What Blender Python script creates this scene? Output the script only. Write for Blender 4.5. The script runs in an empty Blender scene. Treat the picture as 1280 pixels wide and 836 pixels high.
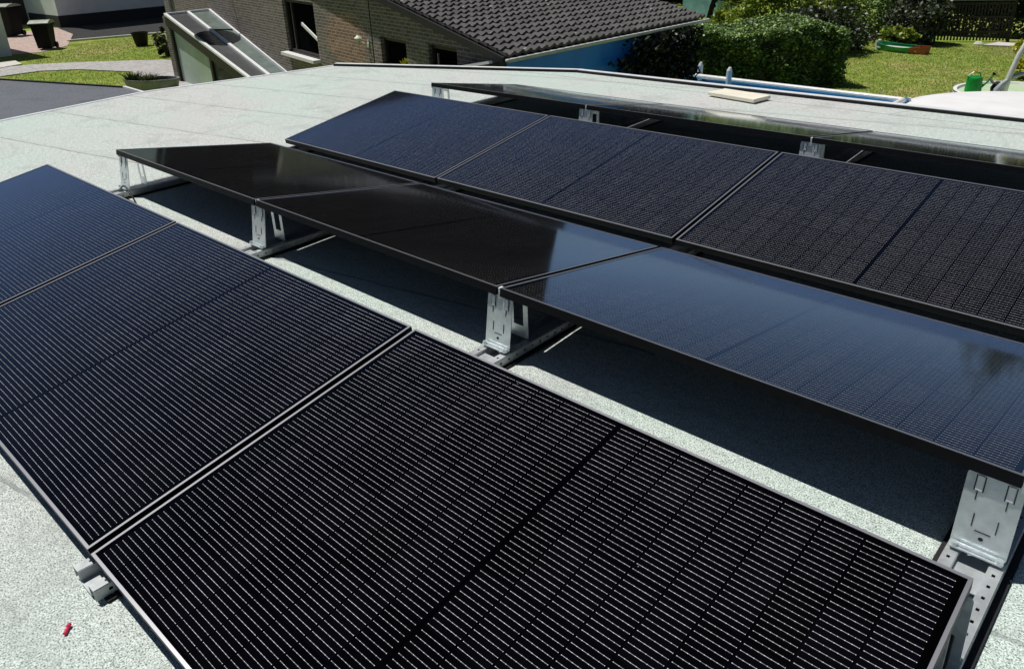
import bpy, bmesh, math, random
import numpy as np
from mathutils import Vector, Matrix
rnd = random.Random(7)
R = math.radians
sc = bpy.context.scene
COL = sc.collection

# ------------------------------------------------------------------ camera
CAM = Vector((1.9431, -1.4912, 1.4307))
yaw, pitch, roll = -0.7613, -0.4119, -0.0394
f = Vector((math.sin(yaw)*math.cos(pitch), math.cos(yaw)*math.cos(pitch), math.sin(pitch)))
r0 = Vector((math.cos(yaw), -math.sin(yaw), 0)); u0 = r0.cross(f)
r1 = math.cos(roll)*r0 + math.sin(roll)*u0
u1 = -math.sin(roll)*r0 + math.cos(roll)*u0
cd = bpy.data.cameras.new('camera'); co = bpy.data.objects.new('camera', cd); COL.objects.link(co)
m = Matrix((r1, u1, -f)).transposed().to_4x4(); m.translation = CAM
co.matrix_world = m
cd.sensor_width = 36; cd.lens = 981.06/1280*36; cd.shift_y = -79.1/1280
cd.clip_start = .05; cd.clip_end = 500
sc.camera = co

# ------------------------------------------------------------------ light
S = Vector((-.40, -.11, 1)).normalized()
sl = bpy.data.lights.new('sun', 'SUN'); sl.energy = 5.0; sl.angle = R(.53); sl.color = (1, .965, .91)
so = bpy.data.objects.new('sun', sl); COL.objects.link(so)
so.rotation_euler = S.to_track_quat('Z', 'Y').to_euler(); so.location = (0, 0, 20)
w = bpy.data.worlds.new('World'); sc.world = w; w.use_nodes = True
nt = w.node_tree; nt.nodes.clear()
sky = nt.nodes.new('ShaderNodeTexSky'); sky.sky_type = 'NISHITA'; sky.sun_disc = False
sky.sun_elevation = math.asin(S.z); sky.sun_rotation = math.atan2(S.x, S.y)
sky.air_density = .75; sky.dust_density = .3; sky.ozone_density = 2.5
bg = nt.nodes.new('ShaderNodeBackground'); bg.inputs[1].default_value = .05
ow = nt.nodes.new('ShaderNodeOutputWorld')
nt.links.new(sky.outputs[0], bg.inputs[0]); nt.links.new(bg.outputs[0], ow.inputs[0])
sc.view_settings.view_transform = 'Standard'; sc.view_settings.look = 'None'
sc.view_settings.exposure = -.32; sc.view_settings.gamma = 1; sc.view_settings.use_curve_mapping = False

# ------------------------------------------------------------------ node helpers
class NT:
    def __init__(s, name):
        s.m = bpy.data.materials.new(name); s.m.use_nodes = True
        s.t = s.m.node_tree; s.t.nodes.clear()
        s.out = s.n('OutputMaterial')
    def n(s, typ, **kw):
        x = s.t.nodes.new('ShaderNode'+typ)
        for k, v in kw.items(): setattr(x, k, v)
        return x
    def put(s, sock, v):
        if isinstance(v, bpy.types.NodeSocket): s.t.links.new(v, sock)
        elif isinstance(v, (tuple, list)):
            sock.default_value = tuple(v) if len(v) != 3 or sock.type != 'RGBA' else (*v, 1)
        else: sock.default_value = v
    def math(s, op, a, b=None, c=None):
        x = s.n('Math', operation=op)
        s.put(x.inputs[0], a)
        if b is not None: s.put(x.inputs[1], b)
        if c is not None: s.put(x.inputs[2], c)
        return x.outputs[0]
    def noise(s, vec, scale, detail=3, rough=.55, dist=0):
        x = s.n('TexNoise'); s.put(x.inputs['Vector'], vec); s.put(x.inputs['Scale'], scale)
        s.put(x.inputs['Detail'], detail); s.put(x.inputs['Roughness'], rough); s.put(x.inputs['Distortion'], dist)
        return x.outputs[0]
    def ramp(s, v, stops):
        x = s.n('ValToRGB'); s.put(x.inputs[0], v); e = x.color_ramp.elements
        while len(e) < len(stops): e.new(.5)
        for k, (p, c) in enumerate(stops):
            e[k].position = p; e[k].color = (*c, 1) if len(c) == 3 else c
        return x.outputs[0]
    def mix(s, fac, a, b, blend='MIX'):
        x = s.n('Mix', data_type='RGBA', blend_type=blend)
        s.put(x.inputs[0], fac); s.put(x.inputs[6], a); s.put(x.inputs[7], b)
        return x.outputs[2]
    def maprange(s, v, a, b, c=0, d=1):
        x = s.n('MapRange'); s.put(x.inputs[0], v)
        for i, k in enumerate((a, b, c, d)): s.put(x.inputs[i+1], k)
        return x.outputs[0]
    def obj(s): return s.n('TexCoord').outputs['Object']
    def xyz(s, v):
        x = s.n('SeparateXYZ'); s.put(x.inputs[0], v); return x.outputs
    def bump(s, h, strength=.5, dist=.01, normal=None):
        x = s.n('Bump'); s.put(x.inputs['Height'], h); s.put(x.inputs['Strength'], strength); s.put(x.inputs['Distance'], dist)
        if normal: s.put(x.inputs['Normal'], normal)
        return x.outputs[0]
    def bsdf(s, color, rough=.6, metal=0, normal=None, **kw):
        p = s.n('BsdfPrincipled'); s.put(p.inputs['Base Color'], color); s.put(p.inputs['Roughness'], rough)
        s.put(p.inputs['Metallic'], metal)
        if normal: s.put(p.inputs['Normal'], normal)
        for k, v in kw.items(): s.put(p.inputs[k.replace('_', ' ')], v)
        s.t.links.new(p.outputs[0], s.out.inputs[0]); return p

def simple(name, color, rough=.6, metal=0, var=.15, scale=12, bump=0, bscale=60, **kw):
    t = NT(name); o = t.obj()
    a = tuple(c*(1-var) for c in color); b = tuple(min(1, c*(1+var)) for c in color)
    c = t.ramp(t.noise(o, scale, 4), [(.3, a), (.7, b)])
    nrm = t.bump(t.noise(o, bscale, 3), bump, .004) if bump else None
    rr = t.maprange(t.noise(o, scale*2.3, 3), .3, .7, max(.02, rough-.08), min(1, rough+.08))
    t.bsdf(c, rr, metal, nrm, **kw)
    return t.m

M = {}
# --- solar glass: cells, gaps, busbar wires and solder pads
def make_glass():
    L_, W_ = 1.722, 1.134
    t = NT('solar_cell_glass'); o = t.obj(); x, y, z = t.xyz(o)
    xm = t.math('SUBTRACT', t.math('ABSOLUTE', t.math('SUBTRACT', x, L_/2)), .0055)
    ix = t.math('FLOOR', t.math('DIVIDE', xm, .0925))
    fx = t.math('SUBTRACT', xm, t.math('MULTIPLY', ix, .0925))
    ym = t.math('SUBTRACT', y, .0155)
    iy = t.math('FLOOR', t.math('DIVIDE', ym, .1840))
    fy = t.math('SUBTRACT', ym, t.math('MULTIPLY', iy, .1840))
    inx = t.math('MULTIPLY', t.math('GREATER_THAN', xm, 0.0), t.math('LESS_THAN', xm, .0925*9-.0015))
    iny = t.math('MULTIPLY', t.math('GREATER_THAN', ym, 0.0), t.math('LESS_THAN', ym, .1840*6-.002))
    cx = t.math('LESS_THAN', fx, .0908); cy = t.math('LESS_THAN', fy, .1818)
    cell = t.math('MULTIPLY', t.math('MULTIPLY', inx, iny), t.math('MULTIPLY', cx, cy))
    # wires
    ty = t.math('ABSOLUTE', t.math('SUBTRACT', t.math('MODULO', fy, .01653), .008265))
    wire = t.math('LESS_THAN', ty, .00045)
    wirex = t.math('MULTIPLY', inx, t.math('LESS_THAN', t.math('ABSOLUTE', t.math('SUBTRACT', fx, .0454)), .0415))
    wire = t.math('MULTIPLY', t.math('MULTIPLY', wire, wirex), t.math('MULTIPLY', iny, cy))
    px = t.math('ABSOLUTE', t.math('SUBTRACT', t.math('MODULO', t.math('ADD', fx, .0015), .0139), .00695))
    pad = t.math('MULTIPLY', t.math('LESS_THAN', px, .0008), t.math('LESS_THAN', ty, .0008))
    pad = t.math('MULTIPLY', pad, t.math('MULTIPLY', t.math('MULTIPLY', inx, iny), t.math('MULTIPLY', cx, cy)))
    comb = t.n('CombineXYZ'); t.put(comb.inputs[0], t.math('ADD', ix, t.math('MULTIPLY', t.math('GREATER_THAN', x, L_/2), 20)))
    t.put(comb.inputs[1], iy); oi = t.n('ObjectInfo'); t.put(comb.inputs[2], t.math('MULTIPLY', oi.outputs['Random'], 50))
    wn = t.n('TexWhiteNoise', noise_dimensions='3D'); t.put(wn.inputs[0], comb.outputs[0])
    ccol = t.mix(wn.outputs[0], (.0010, .0010, .0017, 1), (.0022, .0020, .0036, 1))
    col = t.mix(cell, (.0008, .0008, .0009, 1), ccol)
    dirt = t.noise(o, 3.2, 5, .6)
    col = t.mix(t.maprange(dirt, .5, .85, 0, .004), col, (.5, .48, .45, 1))
    wv = t.math('MULTIPLY', t.maprange(t.noise(o, 60, 2), .3, .7, .4, 1.0), t.maprange(wn.outputs[0], 0, 1, .72, 1.0))
    col = t.mix(t.math('MULTIPLY', wire, wv), col, (.60, .60, .60, 1))
    col = t.mix(pad, col, (.68, .68, .67, 1))
    spk = t.n('TexVoronoi'); t.put(spk.inputs['Vector'], o); t.put(spk.inputs['Scale'], 16.0)
    sp = t.math('MULTIPLY', t.math('LESS_THAN', spk.outputs['Distance'], .028), t.math('GREATER_THAN', t.noise(o, 2.1, 2), .55))
    col = t.mix(t.math('MULTIPLY', sp, .25), col, (.6, .6, .56, 1))
    d = t.n('BsdfDiffuse'); t.put(d.inputs[0], col)
    # anti-reflective glass: next to no mirror image seen steeply, strong at grazing angles
    lw = t.n('LayerWeight'); t.put(lw.inputs['Blend'], .5)
    fac = t.math('MINIMUM', .95, t.math('ADD', .003, t.math('MULTIPLY', t.math('POWER', lw.outputs['Facing'], 6.0), 4.8)))
    fac = t.math('ADD', t.math('MINIMUM', fac, .78), t.maprange(lw.outputs['Facing'], .87, .93, 0, .18))
    gcol = t.mix(t.math('POWER', lw.outputs['Facing'], 3.0), (.72, .82, 1, 1), (.95, .98, 1, 1))
    gl = t.n('BsdfGlossy'); t.put(gl.inputs[0], gcol); t.put(gl.inputs['Roughness'], t.maprange(dirt, .3, .7, .05, .08))
    mx = t.n('MixShader'); t.put(mx.inputs[0], fac); t.t.links.new(d.outputs[0], mx.inputs[1]); t.t.links.new(gl.outputs[0], mx.inputs[2])
    t.t.links.new(mx.outputs[0], t.out.inputs[0])
    return t.m
M['glass'] = make_glass()
M['frame'] = simple('black_anodised_aluminium', (.005, .005, .006), .5, 0, .2, 20, Specular_IOR_Level=.15)
t_ = NT('frame_lip_aluminium'); t_.bsdf((.42, .42, .44, 1), .36, .8); M['lip'] = t_.m
M['galv'] = simple('galvanised_steel', (.70, .76, .78), .40, .72, .13, 22, .12, 90)
M['galv_dull'] = simple('dull_galvanised_steel', (.48, .51, .52), .5, .5, .15, 22)
M['slot'] = simple('dark_slot', (.01, .012, .013), .8)
M['rubber'] = simple('black_rubber', (.012, .012, .012), .85, 0, .3, 30, .4, 200)
M['cable'] = simple('black_cable_sheath', (.01, .01, .01), .5)
M['alu'] = simple('pale_aluminium_trim', (.80, .81, .81), .45, .1, .08, 9)
M['back'] = simple('black_backsheet', (.01, .01, .01), .7)

# --- granulated bitumen felt
def make_felt(name, base, seam=True, tint=(.535, .625, .578), tint2=(.585, .585, .57)):
    t = NT(name); o = t.obj(); x, y, z = t.xyz(o)
    big = t.noise(o, .55, 4, .6)
    c = t.mix(t.maprange(big, .36, .62), tint, tint2)
    g1 = t.noise(o, 210, 2, .75); g2 = t.noise(o, 38, 4, .85)
    c = t.mix(1.0, c, t.ramp(g1, [(.36, (.22, .23, .23)), (.46, (.90, .90, .90)), (.62, (1.42, 1.41, 1.40))]), 'MULTIPLY')
    c = t.mix(.8, c, t.ramp(g2, [(.34, (.66, .67, .66)), (.5, (1.0, 1.0, 1.0)), (.66, (1.2, 1.2, 1.19))]), 'MULTIPLY')
    st = t.noise(o, 2.4, 5, .65)
    c = t.mix(t.maprange(st, .54, .78, 0, .55), c, (.30, .32, .315, 1))
    h = g1
    if seam:
        # sheets lie 11 degrees off the panel rows, one metre wide, with lapped edges
        wob = t.math('MULTIPLY', t.math('SUBTRACT', t.noise(o, 3.0, 4), .5), .05)
        s_ = t.math('ADD', t.math('ADD', t.math('MULTIPLY', x, -.19), t.math('MULTIPLY', y, .982)), wob)
        ph = t.math('MODULO', t.math('ADD', s_, 20.12), .86)
        ln = t.math('LESS_THAN', ph, .016)
        brk = t.maprange(t.noise(o, 4.0, 3), .32, .5, .15, .62)
        c = t.mix(t.math('MULTIPLY', ln, brk), c, (.17, .185, .18, 1))
        soft = t.maprange(ph, .016, .10, .16, 0)
        c = t.mix(soft, c, (.36, .38, .375, 1))
        # lapped strip along the far edge
        e = t.math('LESS_THAN', t.math('ABSOLUTE', t.math('SUBTRACT', t.math('ADD', y, wob), 5.40)), .008)
        e = t.math('MULTIPLY', e, t.math('GREATER_THAN', x, -4.0))
        c = t.mix(t.math('MULTIPLY', e, .6), c, (.15, .165, .16, 1))
        # cross joints of that strip
        cj = t.math('ABSOLUTE', t.math('SUBTRACT', t.math('MODULO', t.math('ADD', t.math('SUBTRACT', x, t.math('MULTIPLY', y, .45)), 20), 1.05), .5))
        cjm = t.math('MULTIPLY', t.math('LESS_THAN', cj, .008), t.math('GREATER_THAN', y, 5.40))
        c = t.mix(t.math('MULTIPLY', cjm, .5), c, (.2, .21, .2, 1))
        # bitumen bleeding out of the lap next to the nearest panels, and dried puddle rims
        bl_ = t.math('ABSOLUTE', t.math('ADD', t.math('SUBTRACT', y, -1.160), t.math('MULTIPLY', t.math('SUBTRACT', t.noise(o, 7, 5, .7), .5), .16)))
        blm = t.math('MULTIPLY', t.math('MULTIPLY', t.maprange(bl_, .001, .016, 1, 0), t.math('LESS_THAN', x, .42)), t.maprange(t.noise(o, 9, 4, .7), .34, .50))
        c = t.mix(t.math('MULTIPLY', blm, .55), c, (.25, .285, .295, 1))
        rim = t.math('ABSOLUTE', t.math('SUBTRACT', t.noise(o, .9, 2), .55))
        c = t.mix(t.math('MULTIPLY', t.maprange(rim, .0, .014, 1, 0), .26), c, (.33, .35, .34, 1))
        h = t.math('ADD', g1, t.math('MULTIPLY', ln, -2))
    if base: c = t.mix(1.0, c, (*base, 1), 'MULTIPLY')
    t.bsdf(c, .92, 0, t.bump(h, .5, .004), Specular_IOR_Level=.2)
    return t.m
M['felt'] = make_felt('granulated_roofing_felt', None)
M['felt_dark'] = make_felt('slate_grey_roofing_felt', (.25, .265, .29), False, (.62, .64, .68), (.6, .6, .62))

def make_brick():
    t = NT('grey_brown_brick'); o = t.obj(); x, y, z = t.xyz(o)
    a = t.math('ADD', t.math('MULTIPLY', x, -.976), t.math('MULTIPLY', y, .219))
    b = t.math('ADD', t.math('MULTIPLY', x, .219), t.math('MULTIPLY', y, .976))
    cv = t.n('CombineXYZ'); t.put(cv.inputs[0], t.math('ADD', a, b)); t.put(cv.inputs[1], z)
    br = t.n('TexBrick'); t.put(br.inputs['Vector'], cv.outputs[0]); t.put(br.inputs['Scale'], 1.0)
    t.put(br.inputs['Color1'], (.12, .098, .086, 1)); t.put(br.inputs['Color2'], (.215, .178, .156, 1)); t.put(br.inputs['Mortar'], (.36, .34, .32, 1))
    t.put(br.inputs['Mortar Size'], .006); t.put(br.inputs['Mortar Smooth'], .2); t.put(br.inputs['Bias'], -.1)
    t.put(br.inputs['Brick Width'], .185); t.put(br.inputs['Row Height'], .056)
    c = t.mix(.7, br.outputs[0], t.ramp(t.noise(cv.outputs[0], 9, 5, .7), [(.3, (.6, .6, .62)), (.7, (1.35, 1.3, 1.25))]), 'MULTIPLY')
    # light reflected onto the wall, painted in as a redder patch
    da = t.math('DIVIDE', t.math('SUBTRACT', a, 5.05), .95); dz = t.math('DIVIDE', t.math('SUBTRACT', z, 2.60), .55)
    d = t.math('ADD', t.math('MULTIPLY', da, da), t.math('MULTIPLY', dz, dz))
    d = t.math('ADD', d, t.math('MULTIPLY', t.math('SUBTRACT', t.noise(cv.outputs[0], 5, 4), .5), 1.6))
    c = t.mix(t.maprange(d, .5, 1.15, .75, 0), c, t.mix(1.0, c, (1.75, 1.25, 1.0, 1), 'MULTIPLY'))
    t.bsdf(c, .88, 0, t.bump(br.outputs[1], -.6, .01))
    return t.m
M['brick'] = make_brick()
M['tile'] = simple('dark_concrete_roof_tile', (.06, .058, .057), .7, 0, .35, 5, .3, 80)
def make_tile():
    t = NT('weathered_concrete_roof_tile'); o = t.obj(); x, y, z = t.xyz(o)
    cv = t.n('CombineXYZ'); t.put(cv.inputs[0], t.math('FLOOR', t.math('DIVIDE', x, .212))); t.put(cv.inputs[1], t.math('FLOOR', t.math('DIVIDE', t.math('ADD', y, .1), .155)))
    wn = t.n('TexWhiteNoise', noise_dimensions='2D'); t.put(wn.inputs[0], cv.outputs[0])
    c = t.mix(wn.outputs[0], (.042, .041, .041, 1), (.078, .075, .073, 1))
    c = t.mix(.7, c, t.ramp(t.noise(o, 1.6, 5, .7), [(.3, (.65, .65, .66)), (.7, (1.3, 1.28, 1.22))]), 'MULTIPLY')
    sp = t.n('TexVoronoi'); t.put(sp.inputs['Vector'], o); t.put(sp.inputs['Scale'], 5.0)
    sm = t.math('MULTIPLY', t.math('LESS_THAN', sp.outputs['Distance'], .13), t.math('GREATER_THAN', t.noise(o, 1.1, 2), .54))
    c = t.mix(t.math('MULTIPLY', sm, .7), c, (.30, .30, .27, 1))
    t.bsdf(c, .75, 0, t.bump(t.noise(o, 60, 3), .3, .005)); return t.m
M['tile'] = make_tile()
M['gutter'] = simple('pale_grey_gutter', (.5, .5, .48), .5)
M['verge'] = simple('black_verge_board', (.012, .012, .013), .6)
M['blue'] = simple('bright_blue_wall_paint', (.010, .225, .95), .55, 0, .12, 3)
M['window_dark'] = simple('dark_window_glass', (.004, .0045, .005), .5, 0, .15, 12, Specular_IOR_Level=.0)
M['wframe'] = simple('dark_window_frame', (.02, .018, .016), .5)
M['white'] = simple('white_paint', (.80, .80, .79), .5, 0, .05, 6)
M['white_bar'] = simple('white_glazing_bar', (.82, .83, .83), .4, 0, .05, 6)
M['render'] = simple('white_house_render', (.80, .84, .88), .85, 0, .06, 1.5, .3, 40)
M['plinth'] = simple('dark_plinth_render', (.03, .03, .033), .85)
M['milky'] = simple('milky_green_glass', (.46, .56, .49), .4, 0, .15, 1.6, Specular_IOR_Level=.2)
M['tinted'] = simple('grey_tinted_glass', (.10, .105, .105), .12, 0, .12, 3, 0, 60)
M['tinted_green'] = simple('greenish_tinted_glass', (.16, .20, .185), .12, 0, .22, 3)
M['black_plastic'] = simple('black_plastic', (.006, .006, .006), .6, Specular_IOR_Level=.2)
M['lid'] = simple('pale_bin_lid', (.30, .34, .29), .5, 0, .35, 9)
M['zinc'] = simple('weathered_zinc', (.24, .25, .24), .55, .3, .25, 6)
M['soil'] = simple('dark_soil', (.02, .016, .012), .95)
M['can'] = simple('green_watering_can_plastic', (.005, .26, .035), .32)
M['sand_green'] = simple('green_sandpit_plastic', (.02, .30, .12), .4)
M['sand_red'] = simple('orange_red_plastic', (.42, .085, .035), .5)
M['paleg'] = simple('pale_green_cover', (.50, .62, .40), .6, 0, .1, 4)
M['cover'] = simple('white_pool_cover', (.80, .79, .79), .6, 0, .06, 1.3, .25, 6)
M['pole'] = simple('pale_grey_pole', (.62, .62, .60), .45)
M['hose'] = simple('grey_hose', (.34, .37, .40), .5)
M['liner'] = simple('blue_pool_liner', (.03, .24, .52), .4, 0, .25, 2)
M['poolrail'] = simple('pool_rail_white', (.74, .73, .70), .45)
M['board'] = simple('cream_board', (.80, .76, .62), .7, 0, .06, 8)
M['red'] = simple('red_plastic', (.75, .03, .10), .4)
M['wood_dark'] = simple('dark_weathered_wood', (.035, .03, .026), .85, 0, .4, 14)
M['bark'] = simple('dark_bark', (.045, .035, .028), .9, 0, .4, 12, .6, 30)
M['lamp'] = simple('cream_lamp_metal', (.62, .60, .46), .45)
M['stone'] = simple('pale_stone_slab', (.60, .57, .52), .85, 0, .15, 5)
M['aquaglass'] = simple('pale_blue_glasshouse_panel', (.25, .48, .66), .2, 0, .3, 2)
def make_water():
    t = NT('pool_water'); o = t.obj()
    t.bsdf((.02, .22, .42, 1), .06, 0, t.bump(t.noise(o, 5, 3), .25, .05)); return t.m
M['water'] = make_water()

def make_leaf(name, dark, mid, light, trans=.25):
    t = NT(name)
    g = t.n('NewGeometry')
    c = t.ramp(g.outputs['Random Per Island'], [(0, dark), (.5, mid), (1, light)])
    d = t.n('BsdfDiffuse'); t.put(d.inputs[0], c)
    tr = t.n('BsdfTranslucent'); t.put(tr.inputs[0], t.mix(.5, c, (.10, .16, .01, 1)))
    gl = t.n('BsdfGlossy'); t.put(gl.inputs['Roughness'], .45); t.put(gl.inputs[0], (.8, .8, .8, 1))
    m1 = t.n('MixShader'); t.put(m1.inputs[0], trans); t.t.links.new(d.outputs[0], m1.inputs[1]); t.t.links.new(tr.outputs[0], m1.inputs[2])
    m2 = t.n('MixShader'); t.put(m2.inputs[0], .05); t.t.links.new(m1.outputs[0], m2.inputs[1]); t.t.links.new(gl.outputs[0], m2.inputs[2])
    t.t.links.new(m2.outputs[0], t.out.inputs[0]); return t.m
M['leaf_hedge'] = make_leaf('hedge_leaves', (.05, .09, .04), (.15, .26, .07), (.36, .50, .14), .18)
M['leaf_dark'] = make_leaf('dark_leaves', (.008, .014, .006), (.02, .034, .012), (.045, .065, .02), .08)
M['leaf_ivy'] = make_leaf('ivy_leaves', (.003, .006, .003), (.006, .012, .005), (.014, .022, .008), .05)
M['leaf_lime'] = make_leaf('lime_leaves', (.07, .12, .012), (.22, .31, .025), (.42, .48, .05), .3)
M['leaf_grey'] = make_leaf('grey_green_leaves', (.03, .042, .026), (.07, .09, .055), (.17, .19, .13), .12)
M['leaf_yellow'] = make_leaf('yellow_leaves', (.25, .25, .01), (.45, .42, .02), (.6, .55, .05), .25)
M['grass_blade'] = make_leaf('grass_blades', (.21, .28, .045), (.33, .40, .07), (.58, .56, .20), .4)

def make_ground():
    t = NT('lawn'); o = t.obj()
    n1 = t.noise(o, .35, 4, .6); n2 = t.noise(o, 2.2, 5, .65); n3 = t.noise(o, 26, 3, .7)
    c = t.ramp(n2, [(.32, (.165, .26, .04)), (.5, (.245, .335, .056)), (.68, (.40, .41, .11))])
    c = t.mix(t.maprange(n1, .52, .68, 0, .75), c, t.ramp(n2, [(.3, (.26, .26, .075)), (.7, (.50, .42, .19))]))
    c = t.mix(.85, c, t.ramp(n3, [(.3, (.45, .5, .42)), (.55, (1, 1, 1)), (.75, (1.5, 1.42, 1.4))]), 'MULTIPLY')
    t.bsdf(c, .95, 0, t.bump(n3, .8, .03), Specular_IOR_Level=.1); return t.m
M['ground'] = make_ground()
def make_paving(name, a, b, bw, rh, mort):
    t = NT(name); o = t.obj()
    br = t.n('TexBrick'); t.put(br.inputs['Vector'], o); t.put(br.inputs['Scale'], 1.0)
    t.put(br.inputs['Color1'], (*a, 1)); t.put(br.inputs['Color2'], (*b, 1)); t.put(br.inputs['Mortar'], (*mort, 1))
    t.put(br.inputs['Mortar Size'], .008); t.put(br.inputs['Brick Width'], bw); t.put(br.inputs['Row Height'], rh)
    c = t.mix(.6, br.outputs[0], t.ramp(t.noise(o, 7, 5, .7), [(.3, (.72, .72, .72)), (.7, (1.2, 1.2, 1.2))]), 'MULTIPLY')
    t.bsdf(c, .9, 0, t.bump(br.outputs[1], -.4, .006)); return t.m
M['pavers'] = make_paving('pale_grey_pavers', (.40, .385, .38), (.52, .50, .49), .2, .1, (.25, .24, .22))
M['pink'] = make_paving('pink_pavers', (.46, .34, .30), (.56, .43, .38), .2, .1, (.3, .24, .2))

# ------------------------------------------------------------------ mesh helpers
class MB:
    def __init__(s): s.v = []; s.f = []; s.mi = []; s.cur = 0
    def add(s, vs, fs):
        o = len(s.v); s.v += [tuple(v) for v in vs]
        for q in fs: s.f.append(tuple(i+o for i in q)); s.mi.append(s.cur)
        return s
    def box(s, x0, x1, y0, y1, z0, z1):
        return s.add([(x0,y0,z0),(x1,y0,z0),(x1,y1,z0),(x0,y1,z0),(x0,y0,z1),(x1,y0,z1),(x1,y1,z1),(x0,y1,z1)],
                     [(0,3,2,1),(4,5,6,7),(0,1,5,4),(1,2,6,5),(2,3,7,6),(3,0,4,7)])
    def obox(s, c, ax, ay, az):   # oriented box: centre and three half vectors
        c, ax, ay, az = map(Vector, (c, ax, ay, az)); vs = []
        for k in (-1, 1):
            for (i, j) in ((-1,-1),(1,-1),(1,1),(-1,1)): vs.append(c+i*ax+j*ay+k*az)
        return s.add(vs, [(0,3,2,1),(4,5,6,7),(0,1,5,4),(1,2,6,5),(2,3,7,6),(3,0,4,7)])
    def bar(s, a, b, w_, h_, up=(0,0,1)):
        a, b = Vector(a), Vector(b); d = (b-a)
        side = d.cross(Vector(up)).normalized(); u_ = side.cross(d).normalized()
        return s.obox((a+b)/2, d/2, side*w_/2, u_*h_/2)
    def tube(s, pts, rad, n=10, caps=True):
        pts = [Vector(p) for p in pts]; rings = []
        rr = rad if isinstance(rad, (list, tuple)) else [rad]*len(pts)
        prev = None
        for i, p in enumerate(pts):
            d = (pts[min(i+1, len(pts)-1)]-pts[max(i-1, 0)]).normalized()
            if prev is None:
                x_ = d.orthogonal().normalized()
            else:
                x_ = (prev-d*prev.dot(d)).normalized()
            prev = x_; y_ = d.cross(x_)
            rings.append([p+rr[i]*(math.cos(2*math.pi*k/n)*x_+math.sin(2*math.pi*k/n)*y_) for k in range(n)])
        vs = [v for g in rings for v in g]; fs = []
        for i in range(len(pts)-1):
            for k in range(n):
                a = i*n+k; b = i*n+(k+1) % n
                fs.append((a, b, b+n, a+n))
        if caps:
            fs.append(tuple(reversed(range(n)))); fs.append(tuple(range((len(pts)-1)*n, len(pts)*n)))
        return s.add(vs, fs)
    def lathe(s, c, prof, n=24, sx=1, sy=1, rot=0, cap0=True, cap1=True):
        vs = []; fs = []; cr, sr = math.cos(rot), math.sin(rot)
        for (r_, z_) in prof:
            for k in range(n):
                x_ = r_*sx*math.cos(2*math.pi*k/n); y_ = r_*sy*math.sin(2*math.pi*k/n)
                vs.append((c[0]+x_*cr-y_*sr, c[1]+x_*sr+y_*cr, c[2]+z_))
        for i in range(len(prof)-1):
            for k in range(n):
                a = i*n+k; b = i*n+(k+1) % n; fs.append((a, b, b+n, a+n))
        if cap0: fs.append(tuple(reversed(range(n))))
        if cap1: fs.append(tuple(range((len(prof)-1)*n, len(prof)*n)))
        return s.add(vs, fs)
    def prism(s, poly, z0, z1):
        n = len(poly)
        vs = [(p[0], p[1], z0) for p in poly]+[(p[0], p[1], z1) for p in poly]
        fs = [tuple(reversed(range(n))), tuple(range(n, 2*n))]
        for k in range(n): fs.append((k, (k+1) % n, n+(k+1) % n, n+k))
        return s.add(vs, fs)
    def build(s, name, mats, parent=None, loc=None, smooth=False):
        base = Vector((0,0,0)); q = parent
        if loc is not None: base = Vector(loc)
        while q is not None and loc is None:
            if '_o' in q: base = Vector(q['_o'])
            q = q.parent
        me = bpy.data.meshes.new(name)
        me.from_pydata([tuple(Vector(v)-base) for v in s.v], [], s.f)
        for mm in (mats if isinstance(mats, list) else [mats]): me.materials.append(mm)
        if isinstance(mats, list): me.polygons.foreach_set('material_index', s.mi)
        if smooth: me.polygons.foreach_set('use_smooth', [True]*len(me.polygons))
        me.update()
        ob = bpy.data.objects.new(name, me); COL.objects.link(ob)
        if parent is not None: ob.parent = parent
        elif loc is not None: ob.location = loc
        return ob
def fix_normals(ob):
    bm = bmesh.new(); bm.from_mesh(ob.data); bmesh.ops.recalc_face_normals(bm, faces=bm.faces); bm.to_mesh(ob.data); bm.free(); return ob
def bevel(ob, wd, seg=2):
    md = ob.modifiers.new('edge', 'BEVEL'); md.width = wd; md.segments = seg; md.limit_method = 'ANGLE'; return ob
def thing(name, label, cat, loc=(0,0,0), group=None, world=True):
    o = bpy.data.objects.new(name, None); COL.objects.link(o); o.location = loc; o.empty_display_size = .1
    o['label'] = label; o['category'] = cat
    if group: o['group'] = group
    if world: o['_o'] = tuple(loc)      # parts of this thing are written in world coordinates
    return o
def tag(o, label, cat, group=None):
    o['label'] = label; o['category'] = cat
    if group: o['group'] = group
    return o
def struct(o): o['kind'] = 'structure'; return o
def copy_tree(o, parent=None):
    c = o.copy(); COL.objects.link(c); c.parent = parent
    for ch in list(o.children): copy_tree(ch, c)
    return c

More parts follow.
